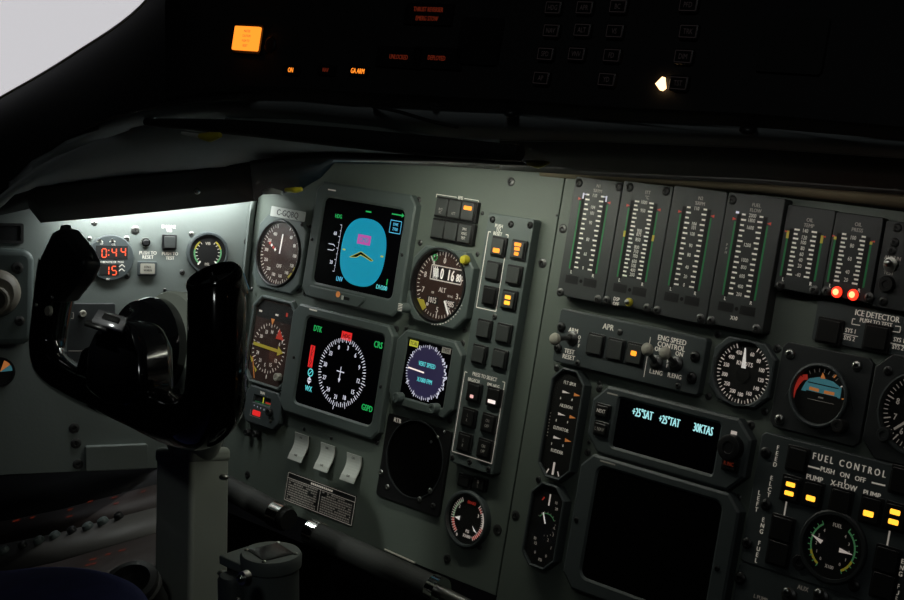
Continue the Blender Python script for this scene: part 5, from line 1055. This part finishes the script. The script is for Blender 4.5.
# viewer / lamp head device by the column
T=WT('column_instrument','round grey device with a square glass window beside the foot of the column','instrument',W3(271,590,.26))
ctr=W3(271,553,.26); Mx=Matrix.Translation(ctr)
b=MB(); b.lathe([(.0215,-.09),(.0215,-.012),(.0235,-.010),(.0240,-.002),(.0225,.0006)],'side_paint',n=48,M=Mx); wb(b,'housing',T)
b=MB(); Rz=Matrix.Rotation(math.radians(80),4,'Z'); 
m4=Mx@Rz
a=len(b.v); b.prism(rrect(.026,.026,.001,2),.0007,.0013,'black_matte'); b.v=[tuple(m4@Vector(v)) for v in b.v]; wb(b,'glass_window',T,'dark square glass window')
b=MB(); b.prism(rrect(.023,.023,.001,2),.0016,.0022,'cover_glass'); b.v=[tuple(m4@Vector(v)) for v in b.v]; wb(b,'cover_glass',T)
for i in range(4):
    b=MB(); a=math.radians(35+i*90); b.ball(ctr+Vector((.0195*math.cos(a),.0195*math.sin(a),.001)),.0018,'steel',10,.6); wb(b,'screw',T)
b=MB(); b.box(-.045,.012,-.016,.012,-.018,-.0105,'side_paint'); b.v=[tuple(Mx@Vector(v)) for v in b.v]; wb(b,'bracket',T,bevel=.001)
b=MB(); p=W3(247,578,.31); b.tube([p,p-NI*.005],[.006,.005],'steel',sub=1); b.ball(p-NI*.006,.003,'chrome',12); wb(b,'clamp_screw',T)
b=MB(); P_=ctr+Vector((-.022,-.02,-.05)); b.lathe([(.012,-.045),(.012,.028),(.010,.031)],'module_paint',n=28,M=Matrix.Translation(P_)); wb(b,'side_boss',T)
b=MB(); b.ball(W3(238,600,.31),.002,'steel',10); wb(b,'screw',T)
# side console
def cons(x,y): return W3(x,y,.10+(y-500)*.0013)
T=WT('side_console','dim brown side console with knobs and faint red legends, lower left','console',W3(60,540,.15))
def strip(name,top,bot,m,th=.006,lb=None): 
    b=MB(); b.loft([[cons(*p) for p in top],[cons(*p) for p in bot]],m); return wb(b,name,T,lb,solid=th)
strip('upper_legend_strip',[(-30,530),(60,512),(160,486)],[(-30,552),(60,534),(160,508)],'console_brown')
strip('knob_strip',[(-30,553),(60,535),(160,509)],[(-30,582),(60,562),(160,533)],'console_light')
strip('lower_legend_strip',[(-30,584),(60,564),(160,535)],[(-30,640),(60,615),(160,590)],'console_brown')
strip('rear_panel',[(-30,480),(60,474),(160,468)],[(-30,529),(60,511),(160,485)],'shell_dark')
p0=cons(60,600); b=MB(); b.box(p0.x-.13,p0.x+.12,p0.y-.02,p0.y+.10,0,p0.z-.09,'shell_dark'); wb(b,'console_base',T)
KN=[(6,552,.0066,'beige_knob'),(25,547,.0056,'black_plastic'),(41,542,.0066,'beige_knob'),(57,537,.0066,'beige_knob'),(74,532,.0056,'black_plastic'),(90,528,.0066,'beige_knob'),(105,523,.0066,'beige_knob'),(121,518,.0056,'black_plastic')]
cn=(cons(60,580)-cons(60,520)).cross(cons(100,540)-cons(20,540)).normalized()
if cn.dot(CAM-cons(60,540))<0: cn=-cn
for i,(X,Y,r,m) in enumerate(KN):
    b=MB(); Mx=Matrix.Translation(cons(X,Y+2)+cn*.003)@cn.to_track_quat('Z','Y').to_matrix().to_4x4(); b.lathe([(r*.95,0),(r*.92,.0025),(r*.75,.0048),(r*.4,.0058)],m if m=='black_plastic' else 'bezel_paint',n=20,M=Mx); wb(b,'console_knob',T,'pale grey rounded knob' if m!='black_plastic' else 'black knob')
b=MB(); ex=(cons(100,525)-cons(20,545)).normalized(); ey=cn.cross(ex)
if ey.z<0: ey=-ey
def ctext(b,s,X,Y,h,m): 
    t=MB(); t.text(s,0,0,h,0,m,.8); p=cons(X,Y)+cn*.0036; b.v+=[tuple(p+ex*v[0]+ey*v[1]) for v in t.v]; off=len(b.v)-len(t.v)
    for f,mm in zip(t.f,t.m): b.f.append(tuple(off+i for i in f)); b.m.append(b.mi(m))
for X,Y,s in ((18,523,'AUDIO'),(34,520,'VHF'),(72,512,'NAV'),(71,519,'COM'),(92,504,'SPKR'),(116,500,'INPH'),(118,506,'MKR'),(145,494,'ADF'),(95,562,'MASK'),(93,567,'HOT MIC'),(110,557,'EMG'),(124,553,'MUTE')): ctext(b,s,X,Y,.0030,'lit_redtext')
wb(b,'legends',T)
T=WT('lamp_ring','polished ribbed metal ring low beside the column, above the blue seat','metal ring',W3(135,590,.2))
P0=W3(133,592,.27); ax=(cn*.7+Vector((.3,-.2,.4))).normalized(); Mx=Matrix.Translation(P0)@ax.to_track_quat('Z','Y').to_matrix().to_4x4()
b=MB(); b.lathe([(.0245,-.02),(.0245,0),(.026,.001),(.026,.004),(.0235,.005),(.0235,.008),(.025,.009),(.0245,.012),(.019,.013),(.0185,.004)],'dark_steel',n=40,M=Mx); wb(b,'ring',T)
T=WT('seat_cushion','dark blue fabric cushion cut off by the bottom left corner','seat cushion',W3(60,640,.3))
b=MB(); rows=[]
for j,wv in enumerate((.30,.33,.38,.42,.46)):
    rows.append([W3(x,y+(0,-1,3,12,40)[j]+(12 if j==0 else 0),wv) for x,y in ((-40,578),(0,578),(35,573),(70,573),(100,577),(125,586),(140,597),(150,625))])
b.loft(rows,'blue_fabric'); wb(b,'cover',T,solid=.012,sub=2)
# footwell backing so the gap under the panels is deep and dark
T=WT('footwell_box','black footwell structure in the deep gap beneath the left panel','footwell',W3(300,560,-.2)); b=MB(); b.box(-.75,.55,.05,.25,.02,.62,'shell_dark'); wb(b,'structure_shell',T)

# ================================================================== light
def area(name,loc,target,sx,sy,power,col,spread=180):
    L=bpy.data.lights.new(name,'AREA'); L.shape='RECTANGLE'; L.size=sx; L.size_y=sy; L.energy=power; L.color=col; L.spread=math.radians(spread)
    o=bpy.data.objects.new(name,L); COL.objects.link(o); o.location=loc; o.rotation_euler=(Vector(target)-Vector(loc)).to_track_quat('-Z','Y').to_euler(); return o
def strip_lamp(name,x0,y0,x1,y1,w,dn,power,col,wid=.012):
    A=W3(x0,y0,w); B_=W3(x1,y1,w); m=(A+B_)/2; L=bpy.data.lights.new(name,'AREA'); L.shape='RECTANGLE'; L.size=(B_-A).length; L.size_y=wid; L.energy=power; L.color=col
    o=bpy.data.objects.new(name,L); COL.objects.link(o); X=(B_-A).normalized(); Z=-(dn-X*dn.dot(X)).normalized(); Y=Z.cross(X); M_=Matrix((X,Y,Z)).transposed().to_4x4(); M_.translation=m; o.matrix_world=M_; return o
def strip2(name,A,B_,dn,power,col,wid=.012):
    L=bpy.data.lights.new(name,'AREA'); L.shape='RECTANGLE'; L.size=(B_-A).length; L.size_y=wid; L.energy=power; L.color=col
    o=bpy.data.objects.new(name,L); COL.objects.link(o); X=(B_-A).normalized(); Z=-(dn-X*dn.dot(X)).normalized(); Y=Z.cross(X); M_=Matrix((X,Y,Z)).transposed().to_4x4(); M_.translation=(A+B_)/2; o.matrix_world=M_
strip2('side_strip_lamp',WN(70,207,.026),WN(250,189,.026),(SIDE.v*.85+SIDE.n*.5),.30,(.95,1,.97))
strip_lamp('main_strip_lamp',330,165,570,165,.12,Vector((0,.35,-.93)),.36,(.98,1,.84))
strip_lamp('centre_strip_lamp',575,171,930,189,.10,Vector((0,.35,-.93)),.10,(1,.97,.88))
area('cabin_fill',(.85,-1.35,1.85),(-.1,0,1.0),.12,.12,.62,(.95,1,.97))  # added fill light, set to the right so left faces stay darker
def spot(name,loc,target,power,ang,col,r=.012):
    L=bpy.data.lights.new(name,'SPOT'); L.energy=power; L.spot_size=math.radians(ang); L.spot_blend=.5; L.color=col; L.shadow_soft_size=r
    o=bpy.data.objects.new(name,L); COL.objects.link(o); o.location=loc; o.rotation_euler=(Vector(target)-Vector(loc)).to_track_quat('-Z','Y').to_euler()
_t=W3(188,345,.24); spot('yoke_fill_spot',_t+Vector((.02,-.42,.60)),_t,6.0,14,(.95,1,.9))  # added spot, brightens the column neck and yoke hub
w_=bpy.data.worlds.new('sky'); sc.world=w_; w_.use_nodes=True; nt=w_.node_tree; bg=nt.nodes['Background']
tc=nt.nodes.new('ShaderNodeTexCoord'); gr=nt.nodes.new('ShaderNodeTexGradient'); sp=nt.nodes.new('ShaderNodeSeparateXYZ'); rp=nt.nodes.new('ShaderNodeValToRGB')
nt.links.new(tc.outputs['Generated'],sp.inputs[0]); nt.links.new(sp.outputs['Z'],rp.inputs[0]); rp.color_ramp.elements[0].position=-.2; rp.color_ramp.elements[0].color=(.70,.66,.70,1); rp.color_ramp.elements[1].position=.6; rp.color_ramp.elements[1].color=(.66,.67,.72,1)
nt.links.new(rp.outputs[0],bg.inputs[0]); bg.inputs[1].default_value=1.0

# ================================================================== camera
cd=bpy.data.cameras.new('camera'); cam=bpy.data.objects.new('camera',cd); COL.objects.link(cam); cd.sensor_width=36; cd.lens=F/904*36; cd.clip_start=.02
m=Matrix((CW@Vector((1,0,0)),CW@Vector((0,-1,0)),CW@Vector((0,0,-1)))).transposed().to_4x4(); m.translation=CAM; cam.matrix_world=m; sc.camera=cam
sc.view_settings.view_transform='Standard'; sc.view_settings.look='None'; sc.view_settings.exposure=0; sc.view_settings.gamma=1; sc.view_settings.use_curve_mapping=False
